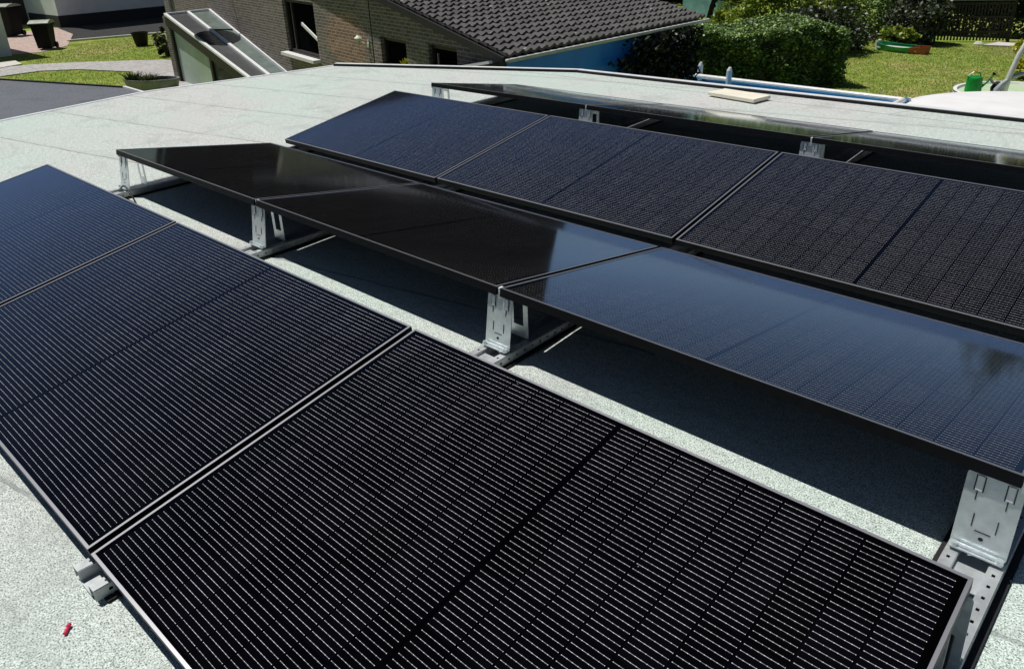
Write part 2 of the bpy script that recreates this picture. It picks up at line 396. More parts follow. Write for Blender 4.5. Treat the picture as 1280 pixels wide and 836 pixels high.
# ------------------------------------------------------------------ solar panels
L_, W_ = 1.722, 1.134; GAP = .021; T = .1689; PITCH = L_+GAP
WC, WS = W_*math.cos(T), W_*math.sin(T)
X0 = -3.4291; G = .4204; G2 = .1242
YA = -WC; YB = G; YC = G+WC+G2; YD = G+WC+G2+WC+G
TH = .034; LIP = .008
def make_panel():
    root = thing('photovoltaic_module', '', 'solar panel', world=False)
    b = MB()
    b.cur = 0
    b.box(0, L_, 0, .0018, -TH, -.0012); b.box(0, L_, W_-.0018, W_, -TH, -.0012)
    b.box(0, .0018, .0018, W_-.0018, -TH, -.0012); b.box(L_-.0018, L_, .0018, W_-.0018, -TH, -.0012)
    # lower flange
    b.box(.0018, L_-.0018, .0018, .028, -TH, -TH+.0016); b.box(.0018, L_-.0018, W_-.028, W_-.0018, -TH, -TH+.0016)
    b.cur = 1
    z0, z1 = -.0012, 0.0004
    b.box(0, L_, 0, LIP, z0, z1); b.box(0, L_, W_-LIP, W_, z0, z1)
    b.box(0, LIP, LIP, W_-LIP, z0, z1); b.box(L_-LIP, L_, LIP, W_-LIP, z0, z1)
    b.build('frame', [M['frame'], M['lip']], root)
    g = MB(); g.cur = 0
    a = .0022; gt = -.0016
    vs = [(a,a,gt),(L_-a,a,gt),(L_-a,W_-a,gt),(a,W_-a,gt)]; g.add(vs, [(0,1,2,3)])
    g.cur = 1
    vs = [(x_,y_,gt-.005) for x_,y_,_ in vs]; g.add(vs, [(0,3,2,1)])
    g.build('cell_sheet', [M['glass'], M['back']], root)
    j = MB()
    j.box(L_/2-.05, L_/2+.05, W_-.09, W_-.05, gt-.022, gt-.0055)
    j.build('junction_box', M['rubber'], root)
    return root
proto = make_panel()
PL = {
 'A': ['nearest row solar panel cut by the left edge of the photo, reflecting blue sky',
       'middle solar panel of the nearest row, half blue half black',
       'large solar panel in the right foreground with bright wire lines, biggest in the photo'],
 'B': ['black solar panel at the left end of the second row, over bare brackets',
       'black solar panel in the middle of the second row, tilted away, reflecting the dark house',
       'pale blue reflecting solar panel of the second row beside the large right bracket'],
 'C': ['dark blue solar panel at the left end of the third row, nearest the brick house',
       'solar panel in the middle of the third row fading from blue to purple',
       'blackish solar panel at the right end of the third row, cut by the right edge'],
 'D': ['left solar panel of the farthest row, seen almost edge on and reflecting grey',
       'middle solar panel of the farthest row, a thin bright white reflecting sliver',
       'right solar panel of the farthest row, a grey sliver cut by the right edge']}
first = True
for row, y, z, tilt in (('A', YA, 0, T), ('B', YB, WS, -T), ('C', YC, 0, T), ('D', YD, WS, -T)):
    for k in range(3):
        o = proto if first else copy_tree(proto); first = False
        o.location = (X0+k*PITCH, y, z); o.rotation_euler = (tilt+R(rnd.uniform(-.12, .12)), R(rnd.uniform(-.1, .1)), 0)
        o['label'] = PL[row][k]; o['group'] = 'solar panels in four rows on the flat roof'

# ------------------------------------------------------------------ supports under the panels
ZR = -.11                                   # roof surface
def ladder(b, x0, x1, y0, y1, z, vertical=False):
    """thin slotted strip along y; x0..x1 its width (or a height range when vertical at x=z)"""
    t_ = .0018; n = int((y1-y0)/.045)
    w3 = (x1-x0)*.37
    def bx(a, c, p, q):
        if vertical: b.box(z-t_/2, z+t_/2, p, q, a, c)
        else: b.box(a, c, p, q, z-t_/2, z+t_/2)
    bx(x0, x0+w3, y0, y1); bx(x1-w3, x1, y0, y1)
    st = (y1-y0)/n
    for k in range(n): bx(x0+w3, x1-w3, y0+k*st, y0+k*st+st*.78)
def make_support(xc, y0, ya, yb, label, clampx=None):
    """ya: y of the high edge of the panel row facing the camera, yb: of the row tilted away"""
    y1 = yb+WC+.045
    root = thing('panel_support', label, 'mounting rail', (xc, (y0+y1)/2, ZR), 'panel supports standing on the roof')
    b = MB()
    for s in (-1, 1):
        xi, xo = xc+s*.036, xc+s*.066
        a0, a1 = min(xi, xo), max(xi, xo)
        ladder(b, a0, a1, y0, y1, ZR+.044)
        ladder(b, ZR+.010, ZR+.0425, y0, y1, xo, True)
        b.box(min(xi, xi-s*.0018), max(xi, xi-s*.0018), y0, y1, ZR+.008, ZR+.043)
    b.box(xc-.0342, xc+.0342, y0, y1, ZR+.009, ZR+.011)
    for yp in (yb-.15, ya+.06): b.box(xc-.0338, xc+.0338, yp, yp+.09, ZR+.030, ZR+.032)
    b.build('rail', M['galv_dull'], root)
    p = MB().box(xc-.085, xc+.085, y0+.02, y1-.02, ZR+.001, ZR+.0075); p.build('rubber_pad', M['rubber'], root)
    for yh, s in ((ya, 1), (yb, -1)):
        # s: outward direction (towards the gap between the two rows)
        # plate leans outwards at its foot
        yt, zt = yh-s*.012, WS-TH-.003
        yf, zf = yh+s*.020, ZR+.050
        d = Vector((0, yt-yf, zt-zf)); ln = d.length; d.normalize()
        n_ = Vector((0, s*d.z, -s*d.y))       # outward normal
        if n_.y*s < 0: n_ = -n_
        def P(u, v, w_=0): return Vector((xc+u, yf, zf))+d*v+n_*w_
        pl = MB(); hw = .064; rc = .012; out = []
        for (cx_, cy_, a0) in ((hw-rc, rc, -90), (hw-rc, ln-rc, 0), (-hw+rc, ln-rc, 90), (-hw+rc, rc, 180)):
            for k in range(5):
                a = R(a0+k*22.5); out.append((cx_+rc*math.cos(a), cy_+rc*math.sin(a)))
        n = len(out)
        pl.add([P(a, c, .0015) for a, c in out]+[P(a, c, -.0015) for a, c in out],
               [tuple(range(n)), tuple(reversed(range(n, 2*n)))]+[(k, n+k, n+(k+1) % n, (k+1) % n) for k in range(n)])
        q = pl; q.cur = 1
        for u in (-.034, .034):
            q.obox(P(u, ln-.055, .0022), (.0012, 0, 0), d*.022, n_*.0008)
            q.obox(P(u+.012, ln-.030, .0022), (.0012, 0, 0), d*.022, n_*.0008)
            q.obox(P(u-.008, ln-.030, .0022), (.0012, 0, 0), d*.022, n_*.0008)
            q.obox(P(u*.8, .085, .0022), (.0012, 0, 0), d*.018, n_*.0008)
        q.obox(P(0, .058, .0022), (.018, 0, 0), d*.0011, n_*.0008)
        q.lathe((0, 0, 0), [(0.006, 0), (0.006, .0008)], 12)
        k0 = len(q.v)-24
        q.v[k0:] = [tuple(P(v[0], .040+v[1]*.8, .002+v[2])) for v in q.v[k0:]]
        up = fix_normals(pl.build('upright_plate', [M['galv'], M['slot']], root))
        for u in (-.032, .036):
            tb = MB(); tb.obox(P(u, ln-.028, .0045), (.0075, 0, 0), d*.020, n_*.0015); tb.build('tab', M['alu'], up)
        lp = MB()
        lp.obox(P(0, .003, .012), (.060, 0, 0), n_*.013, d*.0018)
        lp.tube([P(-.045, .010, .012), P(.045, .010, .012)], .0055, 10)
        lo_ = lp.build('foot_clip', M['galv'], root)
        for u in (-.052, .052):
            bt = MB(); bt.tube([P(u, .002, .014), P(u, .014, .014)], .0105, 14); bt.build('bolt', M['galv'], lo_)
        # rear frame with a window, further under the panel
        rf = MB(); yr = yh-s*.105; zt2 = WS-TH-.105*math.tan(T)-.006
        for u in (-.050, .026): rf.box(xc+u, xc+u+.024, min(yr, yr+.002), yr+.002, ZR+.048, zt2)
        rf.box(xc-.0258, xc+.0258, yr, yr+.0022, ZR+.048, ZR+.100)
        rf.box(xc-.0258, xc+.0258, yr, yr+.0022, zt2-.03, zt2)
        rf.build('rear_frame', M['galv'], root)
        tp = MB(); tp.obox((xc, yh-s*.058, WS-TH-.0075-.056*math.tan(T)), (.05, 0, 0), (0, .046, -s*.046*math.tan(T)*-1), (0, 0, .001))
        tp.build('top_flange', M['galv_dull'], root)
        if s < 0:
            c = MB(); xk = xc if clampx is None else clampx
            c.box(xk-.005, xk+.005, yh+.004, yh+.024, WS-.05, WS-.005); c.build('clamp', M['alu'], root)
    return root
xs = [X0+.060, X0+PITCH-GAP/2, X0+2*PITCH-GAP/2, X0+3*PITCH-GAP-.052]
SL1 = ['galvanised support at the far left end of the second row, beside a cable loop',
       'galvanised support under the joint of the two black second row panels',
       'galvanised support in the centre of the photo between the two front rows',
       'large galvanised support with slotted plate at the right edge of the photo']
SL2 = ['short galvanised support at the left end of the farthest row, roof showing through',
       'shaded support plate under the joint of the farthest row behind the blue panel',
       'shaded blue grey support plate under the right joint of the farthest row',
       'support at the right end of the two farthest rows, beyond the blackish panel']
for k in range(4):
    cxk = {0: X0-.006, 3: X0+3*PITCH-GAP+.006}.get(k)
    make_support(xs[k], YA-.032, 0, YB, SL1[k], cxk)
    make_support(xs[k], YC-.030, YC+WC, YD, SL2[k], cxk)

# cables at the left end of the second row
cb = MB()
def arc(a, b, h, n=12, side=(0,0,0)):
    a, b = Vector(a), Vector(b); side = Vector(side)
    return [a.lerp(b, i/n)+Vector((0,0,h*math.sin(math.pi*i/n)))+side*math.sin(math.pi*i/n) for i in range(n+1)]
cb.tube(arc((-3.36, .36, ZR+.05), (-3.08, .34, ZR+.01), .07), .0055, 8)
cb.tube(arc((-3.08, .34, ZR+.01), (-2.9, .05, ZR+.008), .012, side=(.05,0,0)), .0055, 8)
tag(cb.build('solar_cable', M['cable'], loc=(-3.2, .35, ZR)), 'black cable looping from the leftmost rail onto the bright roof strip', 'cable')
cb = MB()
cb.tube(arc((-3.33, .26, ZR+.01), (-2.7, .30, ZR+.01), .004, side=(0,-.06,0)), .005, 8)
tag(cb.build('solar_cable', M['cable'], loc=(-3.0, .28, ZR)), 'thin black cable lying flat on the bright strip next to the cable loop', 'cable')
cb = MB()
cb.tube([(1.70, -.02, .10), (1.735, .0, .05), (1.765, .03, .03), (1.775, -.05, -.01), (1.772, -.12, -.05), (1.765, -.22, -.085)], .004, 8)
tag(cb.build('solar_cable', M['cable'], loc=(1.75, 0, ZR)), 'thin cable hanging from the right corner of the foreground panel', 'cable')

# ------------------------------------------------------------------ flat roof building
ROOF = [(-7.05,-4.5),(6,-4.5),(6,5.72),(-3.76,5.72),(-6.76,4.51),(-6.9,3.6),(-7.16,2.2),(-6.89,.65)]
GZ = -2.9
bl = thing('flat_roof_garage', 'low garage under the camera with a light grey granulated felt roof full of solar panels', 'garage', (-1, 0, GZ))
MB().prism(ROOF, ZR-.16, ZR).build('roof_felt', M['felt'], bl)
ins = [(-6.85,-4.35),(5.8,-4.35),(5.8,5.55),(-3.7,5.55),(-6.55,4.40),(-6.7,3.5),(-6.95,2.2),(-6.7,.7)]
MB().prism(ins, GZ-.1, ZR-.162).build('wall', M['render'], bl)
def trim(pts, name, mat, wdt, h0, h1, off=0):
    b = MB()
    for a, c in zip(pts[:-1], pts[1:]):
        a, c = Vector((*a, 0)), Vector((*c, 0)); d = (c-a).normalized(); nn = Vector((d.y, -d.x, 0))
        a2, c2 = a+nn*off, c+nn*off
        b.add([a2+Vector((0,0,h0)), c2+Vector((0,0,h0)), c2-nn*wdt+Vector((0,0,h0)), a2-nn*wdt+Vector((0,0,h0)),
               a2+Vector((0,0,h1)), c2+Vector((0,0,h1)), c2-nn*wdt+Vector((0,0,h1)), a2-nn*wdt+Vector((0,0,h1))],
              [(0,3,2,1),(4,5,6,7),(0,1,5,4),(1,2,6,5),(2,3,7,6),(3,0,4,7)])
    return fix_normals(b.build(name, mat, bl))
far = [(6, 5.72), (-3.76, 5.72), (-6.76, 4.51)]
trim(far, 'edge_trim', M['alu'], .075, ZR-.12, ZR+.030, .035)
trim(far, 'edge_shade_strip', M['rubber'], .012, ZR+.0005, ZR+.026, -.043)  # black strip put in for the shaded inner face of the trim
trim([(-6.76,4.51),(-6.9,3.6),(-7.16,2.2),(-6.89,.65),(-7.05,-4.5)], 'edge_trim', M['alu'], .05, ZR-.1, ZR+.006, .03)
# board and red plug lying on the roof
bb = MB(); bb.prism([(-1.83,5.26),(-1.31,5.17),(-1.27,5.42),(-1.78,5.50)], ZR+.012, ZR+.045)
tag(bevel(bb.build('board', M['board'], loc=(-1.5,5.3,ZR)), .004), 'pale cream board lying on the roof near the far edge', 'board')
rp = MB(); rp.tube([(.131,-1.222,ZR+.007),(.137,-1.227,ZR+.007),(.139,-1.229,ZR+.006),(.152,-1.241,ZR+.006),(.153,-1.242,ZR+.006)], [.0055,.0055,.0035,.0045,.003], 12)
tag(rp.build('wall_plug', M['red'], loc=(.14,-1.23,ZR), smooth=False), 'small red plastic plug lying on the roof at the lower left', 'plug')

# lower neighbouring roof
lo = thing('low_garage', 'lower garage with dark slate grey felt roof at the left edge', 'garage', (-10, 0, -2.4))
DR = [(-13.6,-5),(-7.25,-5),(-7.25,2.25),(-8.99,2.94),(-9.78,2.99),(-12.38,2.15),(-13.6,1.72)]
MB().prism(DR, -.62, -.45).build('roof_felt', M['felt_dark'], lo)
MB().prism([(-13.4,-4.9),(-7.4,-4.9),(-7.4,2.0),(-9.2,2.7),(-13.4,1.5)], -3, -.622).build('wall', M['render'], lo)
b = MB(); b.bar((-9.78,2.99,-.44),(-8.99,2.95,-.44),.04,.03); b.bar((-8.99,2.95,-.44),(-7.2,2.27,-.44),.05,.03); b.build('edge_trim', M['alu'], lo)
b = MB(); b.bar((-12.38,2.15,-.444),(-9.78,2.99,-.444),.04,.03); b.bar((-13.6,1.72,-.444),(-12.38,2.15,-.444),.04,.03); b.build('edge_strip', M['rubber'], lo)

# ------------------------------------------------------------------ ground
def sst(a, b, v): t_ = min(1, max(0, (v-a)/(b-a))); return t_*t_*(3-2*t_)
def zg(x, y): return -2.9+1.0*sst(-1, 7, -.8*x-.6*y)
def grid_ground():
    xs_ = sorted(set([-220,-120,-80,-60]+[-50+1.5*k for k in range(0, 50)]+[30,60,120,220]))
    ys_ = sorted(set([-200,-100,-40,-15]+[-8+1.5*k for k in range(0, 50)]+[80,120,200]))
    vs = [(x, y, zg(x, y)) for y in ys_ for x in xs_]; n = len(xs_)
    fs = [(j*n+i, j*n+i+1, (j+1)*n+i+1, (j+1)*n+i) for j in range(len(ys_)-1) for i in range(n-1)]
    b = MB(); b.add(vs, fs); return struct(b.build('ground', M['ground'], smooth=True))
grid_ground()
def sheet(name, poly, mat, dz):
    # fan of small faces that follows the ground
    b = MB(); n = len(poly); cx_ = sum(p[0] for p in poly)/n; cy_ = sum(p[1] for p in poly)/n
    b.prism(poly, -1.9-.05, -1.9+dz); return struct(b.build(name, mat))
sheet('path', [(-25.86,5.67),(-25.61,6.48),(-24.67,7.54),(-22.6,9.24),(-21.9,9.4),(-17.2,7.6),(-16.9,6.6),(-18.62,6.82),(-20.14,7.36),(-21.14,7.64),(-23.09,6.96),(-23.92,6.16),(-23.91,5.11)], M['pavers'], .03)
sheet('concrete_slab', [(-27.6,5.4),(-26.93,6.44),(-25.92,6.31),(-25.67,5.62),(-26.2,4.8)], M['stone'], .05)
sheet('paving', [(-37.1,7.0),(-37.1,11.2),(-33.64,10.6),(-29.69,8.99),(-28.7,7.75),(-29.0,6.95)], M['pink'], .02)

M['near_black'] = simple('near_black_ground', (.018, .018, .019), .9, 0, .3, 4, .3, 60)
sheet('dark_ground_strip', [(-37.1,9.9),(-33.5,9.75),(-31.2,9.55),(-30.1,12.75),(-29.0,18),(-30,26),(-37.1,26)], M['near_black'], .012)  # flat near-black ground between the white house and the kerb
kb = MB(); kb.prism([(-31.2,9.5),(-31.05,9.5),(-29.95,12.75),(-28.9,18),(-29.05,18),(-30.1,12.75)], -1.95, -1.83); struct(kb.build('kerb', M['stone']))

# ------------------------------------------------------------------ brick house
C0 = Vector((-5.08, 5.91, -.07)); WD = Vector((-.976, .219, 0)).normalized(); SLOPE = .172
NO = Vector((-.219, -.976, 0)).normalized()        # outward normal of the gable wall
hb = thing('brick_house', 'grey brown brick house with dark tiled roof and blue painted side wall', 'house', (C0.x, C0.y, GZ))
def W3(a, z, dep=0): return Vector((C0.x, C0.y, 0))+WD*a-NO*dep+Vector((0,0,z))
wins = [(6.40, 8.10, -.76, .28), (2.73, 3.62, -.58, -.10), (1.20, 2.02, -.58, -.08)]
brk = [0, 1.20, 2.02, 2.73, 3.62, 3.90, 6.40, 8.10, 10.5, 14.5, 19.05]
TZ = 4.4
def top(a, tall): return TZ if tall else C0.z+SLOPE*a-.02
b = MB()
def quad(b, *p): b.add(p, [tuple(range(len(p)))])
for a0, a1 in zip(brk[:-1], brk[1:]):
    tall = a0 >= 8.1
    hole = next((h for h in wins if abs(h[0]-a0) < 1e-6), None)
    z0 = -3.0; t0, t1 = top(a0, tall), top(a1, tall)
    if hole:
        quad(b, W3(a0,z0), W3(a1,z0), W3(a1,hole[2]), W3(a0,hole[2]))
        quad(b, W3(a0,hole[3]), W3(a1,hole[3]), W3(a1,t1), W3(a0,t0))
        for p, q in (((a0,hole[2]),(a1,hole[2])),((a1,hole[2]),(a1,hole[3])),((a1,hole[3]),(a0,hole[3])),((a0,hole[3]),(a0,hole[2]))):
            quad(b, W3(*p), W3(*q), W3(*q,.14), W3(*p,.14))
    else:
        quad(b, W3(a0,z0), W3(a1,z0), W3(a1,t1), W3(a0,t0))
# tall block step, far end wall
for aa in (8.1, 19.05): quad(b, W3(aa,-3), W3(aa,TZ), W3(aa,TZ)+Vector((0,10.2,0)), W3(aa,-3)+Vector((0,10.2,0)))
for aa in (8.1, 19.05): quad(b, W3(aa,-3)+Vector((0,10.2,0)), W3(aa,1.9)+Vector((0,10.2,0)), W3(aa,1.9)+Vector((0,12.5,0)), W3(aa,-3)+Vector((0,12.5,0)))
quad(b, W3(8.1,1.9)+Vector((0,10.2,0)), W3(19.05,1.9)+Vector((0,10.2,0)), W3(19.05,1.9)+Vector((0,12.5,0)), W3(8.1,1.9)+Vector((0,12.5,0)))
quad(b, W3(8.1,1.9)+Vector((0,10.2,0)), W3(19.05,1.9)+Vector((0,10.2,0)), W3(19.05,TZ)+Vector((0,10.2,0)), W3(8.1,TZ)+Vector((0,10.2,0)))
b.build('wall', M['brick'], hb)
sc_ = MB()
sc_.add([W3(8.06,.62,-.03), W3(19.09,.62,-.03), W3(19.09,TZ,-.03), W3(8.06,TZ,-.03), W3(8.06,.62,-.03)+Vector((0,10.25,0)), W3(8.06,TZ,-.03)+Vector((0,10.25,0))], [(0,1,2,3),(0,3,5,4)])
M['slate'] = simple('unseen_house_black', (.006, .006, .007), .9, 0, .3, 3, Specular_IOR_Level=.0)  # near-black facing added out of view to darken the panels' reflections
sc_.build('unseen_dark_facing', M['slate'], hb)  # added facing; 'slate' here is only the near-black colour
b = MB(); jn = MB(); jn.obox(W3(3.93, .0, -.004), WD*.010, (0,0,.75), NO*.003); jn.build('wall_joint', M['slot'], hb)
# windows
for k, (a0, a1, z0, z1) in enumerate(wins):
    fr = MB(); dp = .09; tw = .06
    for (p, q) in (((a0,z0),(a1,z0)),((a1,z0),(a1,z1)),((a1,z1),(a0,z1)),((a0,z1),(a0,z0))):
        cx_ = (p[0]+q[0])/2; cz_ = (p[1]+q[1])/2; hor = p[1] == q[1]
        if hor: fr.obox(W3(cx_, cz_+(tw/2 if cz_ < (z0+z1)/2 else -tw/2), dp), WD*(a1-a0)/2, (0,0,tw/2), NO*.03)
        else: fr.obox(W3(cx_+(-tw/2 if cx_ > (a0+a1)/2 else tw/2), cz_, dp+.002), WD*tw/2, (0,0,(z1-z0)/2-tw-.002), NO*.03)
    if k == 0: fr.obox(W3(a1-.32, (z0+z1)/2, dp), WD*.03, (0,0,(z1-z0)/2-tw-.003), NO*.028)
    fo = fr.build('window', M['wframe'], hb)
    pn = MB(); quad(pn, W3(a0+.05,z0+.05,.11), W3(a1-.05,z0+.05,.11), W3(a1-.05,z1-.05,.11), W3(a0+.05,z1-.05,.11)); pn.build('pane', M['window_dark'], fo)
    if k == 0:
        si = MB(); si.obox(W3((a0+a1)/2, z0-.03, -.06), WD*((a1-a0)/2+.05), (0,0,.03), NO*.10); si.build('sill', M['white'], fo)
        st = MB(); st.bar(W3(6.46,-.42,.05), W3(7.25,-.16,.05), .03, .055); st.build('stay_bar', M['white'], fo)
    if k == 2:
        st = MB(); st.obox(W3(1.80, -.36, .04), WD*.012, (0,0,.16), NO*.012); st.build('curtain_rod', M['zinc'], fo)
# tiled roof: corrugated courses, stepped up the slope
def tiles():
    b = MB(); off = .16
    up = (WD+Vector((0,0,SLOPE))); ul = up.length
    cw = .155; ch = .215; ny = int(4.75/cw)+1; nx = 38
    nrm = Vector((SLOPE, 0, 1)).normalized()
    y_off0 = -.14
    for i in range(nx):
        rows = []
        for (tt, lift) in ((i*ch-.02, .050), ((i+1)*ch, .016)):
            row = []
            for j in range(ny*6+1):
                ph = j/6; hgt = .019*math.cos(2*math.pi*ph) + .005*math.sin(4*math.pi*ph)
                y_ = j*cw/6
                d = tt/ul
                pos = Vector((C0.x+.12, C0.y+y_off0, C0.z+.02))+up*d*1.0+Vector((0, y_, 0))
                pos += nrm*(hgt+lift+((i*31+int(ph)*17) % 7)*.0012)
                row.append(pos)
            rows.append(row)
        n = len(rows[0])
        vs = rows[0]+rows[1]+[v-nrm*.05 for v in rows[0]]
        fs = [(j, j+1, n+j+1, n+j) for j in range(n-1)]+[(2*n+j, 2*n+j+1, j+1, j) for j in range(n-1)]
        fs += [(2*n, 0, n), (2*n+n-1, n+n-1, n-1)]
        b.add(vs, fs)
    # underside sheet
    e = nx*ch/ul
    p0 = Vector((C0.x+.10, C0.y+y_off0, C0.z-.01)); p1 = p0+Vector((0, ny*cw, 0))
    quad(b, p0, p1, p1+up*e, p0+up*e)
    ro = b.build('roof', M['tile'], hb)
    return ro, up, nrm
ro, UP, RN = tiles()
vb = MB(); vb.bar(Vector((C0.x+.12, C0.y-.16, C0.z-.02)), Vector((C0.x+.12, C0.y-.16, C0.z-.02))+UP*9.2,   .03, .10); vb.build('verge_board', M['verge'], hb)
gt = MB(); gt.bar((C0.x+.17, C0.y-.16, C0.z-.015), (C0.x+.17, C0.y+4.75, C0.z-.015), .07, .05); bevel(gt.build('gutter', M['gutter'], hb), .02)
sk = MB()
s0, s1, s2, s3 = [Vector(p)+RN*.10 for p in ((-6.68,9.22,.215),(-6.58,9.86,.198),(-7.35,10.0,.331),(-7.45,9.36,.348))]
sk.add([s0,s1,s2,s3]+[p-RN*.12 for p in (s0,s1,s2,s3)], [(0,1,2,3),(0,4,5,1),(1,5,6,2),(2,6,7,3),(3,7,4,0)])
sk.build('skylight', M['white'], hb)
# side wall below the eave, painted blue
ew = MB(); ew.box(C0.x-.25, C0.x, C0.y+.02, C0.y+4.2, -3.0, C0.z-.012); ew.build('side_wall', M['blue'], hb)
dp = MB(); dp.tube([W3(17.9,3.2,-.06), W3(17.9,-2.0,-.06)], .05, 10); dp.build('downpipe', M['zinc'], hb)
# roof of the tall block
rt = MB(); e0 = W3(7.9,TZ,-.3); e1 = W3(19.3,TZ,-.3); Y_ = Vector((0,1,0)); m0 = W3(7.9,TZ+1.8)+Y_*5.1; m1 = W3(19.3,TZ+1.8)+Y_*5.1; g0 = W3(7.9,TZ)+Y_*10.5; g1 = W3(19.3,TZ)+Y_*10.5
rt.add([e0,e1,m1,m0,g0,g1], [(0,1,2,3),(3,2,5,4),(0,3,4),(1,5,2)]); rt.build('main_roof', M['slate'], hb)

# low canopy in front of the gable corner
cp = thing('low_canopy', 'dark little canopy with a white front edge at the brick house corner', 'canopy', (-5.7, 5.6, -1.4))
b = MB(); b.bar((-6.45,5.93,-.36), (-5.06,5.62,-.09), .05, .035); b.build('edge_strip', M['white'], cp)
b = MB(); b.add([(-6.45,5.95,-.37),(-5.06,5.64,-.10),(-5.05,5.86,-.10),(-6.44,6.17,-.37),(-6.45,5.95,-2.9),(-5.06,5.64,-2.9),(-5.05,5.86,-2.9),(-6.44,6.17,-2.9)],
                [(0,1,2,3),(0,4,5,1),(1,5,6,2),(2,6,7,3),(3,7,4,0)]); b.build('side_panel', M['plinth'], cp)

# wall lamp
wl = thing('wall_lamp', 'small cream wall lantern on the brick wall by the joint', 'lamp', tuple(W3(4.25,-.2,-.05)))
b = MB(); c = W3(4.20,-.24,-.13); b.lathe(tuple(c), [(.018,-.045),(.028,0),(.035,.07)], 12); b.build('lamp_glass', M['lamp'], wl)
b = MB(); b.lathe(tuple(c+Vector((0,0,.07))), [(.07,0),(.06,.012),(.014,.05),(.008,.08),(.002,.095)], 14); b.build('lamp_cap', M['lamp'], wl)
b = MB(); b.tube([W3(4.08,-.27,0), W3(4.09,-.25,-.07), W3(4.17,-.19,-.13), W3(4.20,-.17,-.13)], .010, 8); b.obox(W3(4.08,-.26,-.010), WD*.03, (0,0,.06), NO*.008); b.build('lamp_arm', M['galv'], wl)

# glass lean-to along the gable wall
lt = thing('glass_lean_to', 'sloping glass lean-to with white bars on a brick pillar beside the brick house', 'greenhouse', (-16.5, 7.8, -1.9))
TL, TR = Vector((-18.46,7.70,-.26)), Vector((-18.48,8.90,-.26)); BL, BR = Vector((-13.30,7.00,-1.37)), Vector((-13.0,7.70,-1.31))
TM, BM_ = (TL+TR)/2, (BL+BR)/2
g = MB(); quad(g, TL, BL, BM_, TM); g.build('roof_pane', M['tinted'], lt)
mid = TM.lerp(BM_, .0); g = MB(); q0 = TR; quad(g, TM, BM_, BR, TR); g.build('roof_pane', M['tinted_green'], lt)
upz = Vector((0,0,.02))
for a, c in ((TL,BL),(TM,BM_),(TR,BR),(TL,TR)):
    b = MB(); b.bar(a+upz, c+upz, .075, .05); b.build('glazing_bar', M['white_bar'], lt)
b = MB(); b.bar(TR.lerp(BR,.34)+upz*.8, TM.lerp(BM_,.30)+upz*.8, .03, .03); b.build('cross_bar', M['wframe'], lt)
dn = Vector((0,0,-.13)); fy_ = Vector((0,-.02,0))
b = MB(); b.bar(TL+dn, BL+dn, .07, .20); b.bar(TL+Vector((.22,0,-.2)), TL+Vector((.22,0,-1.75)), .09, .12, (0,1,0))
P1 = TL.lerp(BL,.53); b.bar(P1+Vector((0,0,-.2)), P1+Vector((0,0,-1.4)), .10, .08, (0,1,0)); b.build('dark_frame', M['wframe'], lt)
g = MB(); p = [TL+Vector((.2,.02,-.2)), TL+Vector((.2,.02,-1.8)), P1+Vector((0,.02,-1.4)), P1+Vector((0,.02,-.2))]; quad(g, *p); g.build('side_pane', M['milky'], lt)
P2 = TL.lerp(BL,.9); g = MB(); quad(g, P1+Vector((0,.02,-.2)), P1+Vector((0,.02,-1.4)), P2+Vector((0,.02,-.9)), P2+Vector((0,.02,-.2))); g.build('side_pane', M['tinted'], lt)
b = MB(); b.box(TL.x-.12, TL.x+.16, TL.y-.03, TL.y+.30, -2.0, TL.z-.03); b.box(TL.x-.12, TL.x+.12, TL.y+.302, TR.y-.02, -2.0, TL.z-.03)
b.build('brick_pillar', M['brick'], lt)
# satellite dish on the wall above, out of frame: its shadow falls on the glass
tgt = TM.lerp(BM_, .42); dc = tgt+S*1.35
sd = thing('unseen_satellite_dish', 'unseen grey satellite dish above the glass lean-to, its oval shadow on the panes', 'satellite dish', tuple(dc))
ax = Vector((-.55,-.42,.60)).normalized(); e1_ = ax.cross(Vector((0,0,1))).normalized(); e2_ = e1_.cross(ax)
b = MB(); vs = []; nr = 5; nk = 28
for i in range(nr+1):
    for k in range(nk):
        rr_ = .55*i/nr; an = 2*math.pi*k/nk
        vs.append(dc+e1_*rr_*math.cos(an)+e2_*rr_*math.sin(an)+ax*(.09*(i/nr)**2))
b.add(vs, [(i*nk+k, i*nk+(k+1) % nk, (i+1)*nk+(k+1) % nk, (i+1)*nk+k) for i in range(nr) for k in range(nk)])
b.build('dish', M['zinc'], sd, smooth=True)
wallp = dc - NO*((dc-W3(0,dc.z)).dot(NO))
b = MB(); b.tube([dc-ax*.02, dc-ax*.12, wallp], .022, 8); b.tube([dc-e2_*.38, dc-e2_*.2+ax*.38], .012, 8); b.build('unseen_dish_arm', M['zinc'], sd)

# ------------------------------------------------------------------ left background
wh = thing('white_house', 'large white rendered house wall in shade at the top left', 'house', (-37.2, 16, -1.9))
b = MB(); b.box(-46,-37.2,11.4,34,-1.4,4.2); b.build('wall', M['render'], wh)
b = MB(); b.box(-46,-37.17,11.37,34,-2.0,-1.402); b.build('plinth', M['plinth'], wh)
b = MB(); b.box(-46,-41,4.0,11.39,-2.0,4.2); b.build('recessed_wall', M['render'], wh)
b = MB(); b.box(-41,-40.95,10.3,11.3,-1.9,.4); b.build('door', M['plinth'], wh)
b = MB(); b.add([(-47,11,4.2),(-36.7,11,4.2),(-36.7,34,4.2),(-47,34,4.2),(-42,11,7.5),(-42,34,7.5)], [(0,1,4),(1,2,5,4),(2,3,5),(3,0,4,5)]); b.build('roof', M['tile'], wh)
b = MB(); b.box(-37.19,-37.14,16.2,18.4,.05,1.6); b.build('window', M['window_dark'], wh)
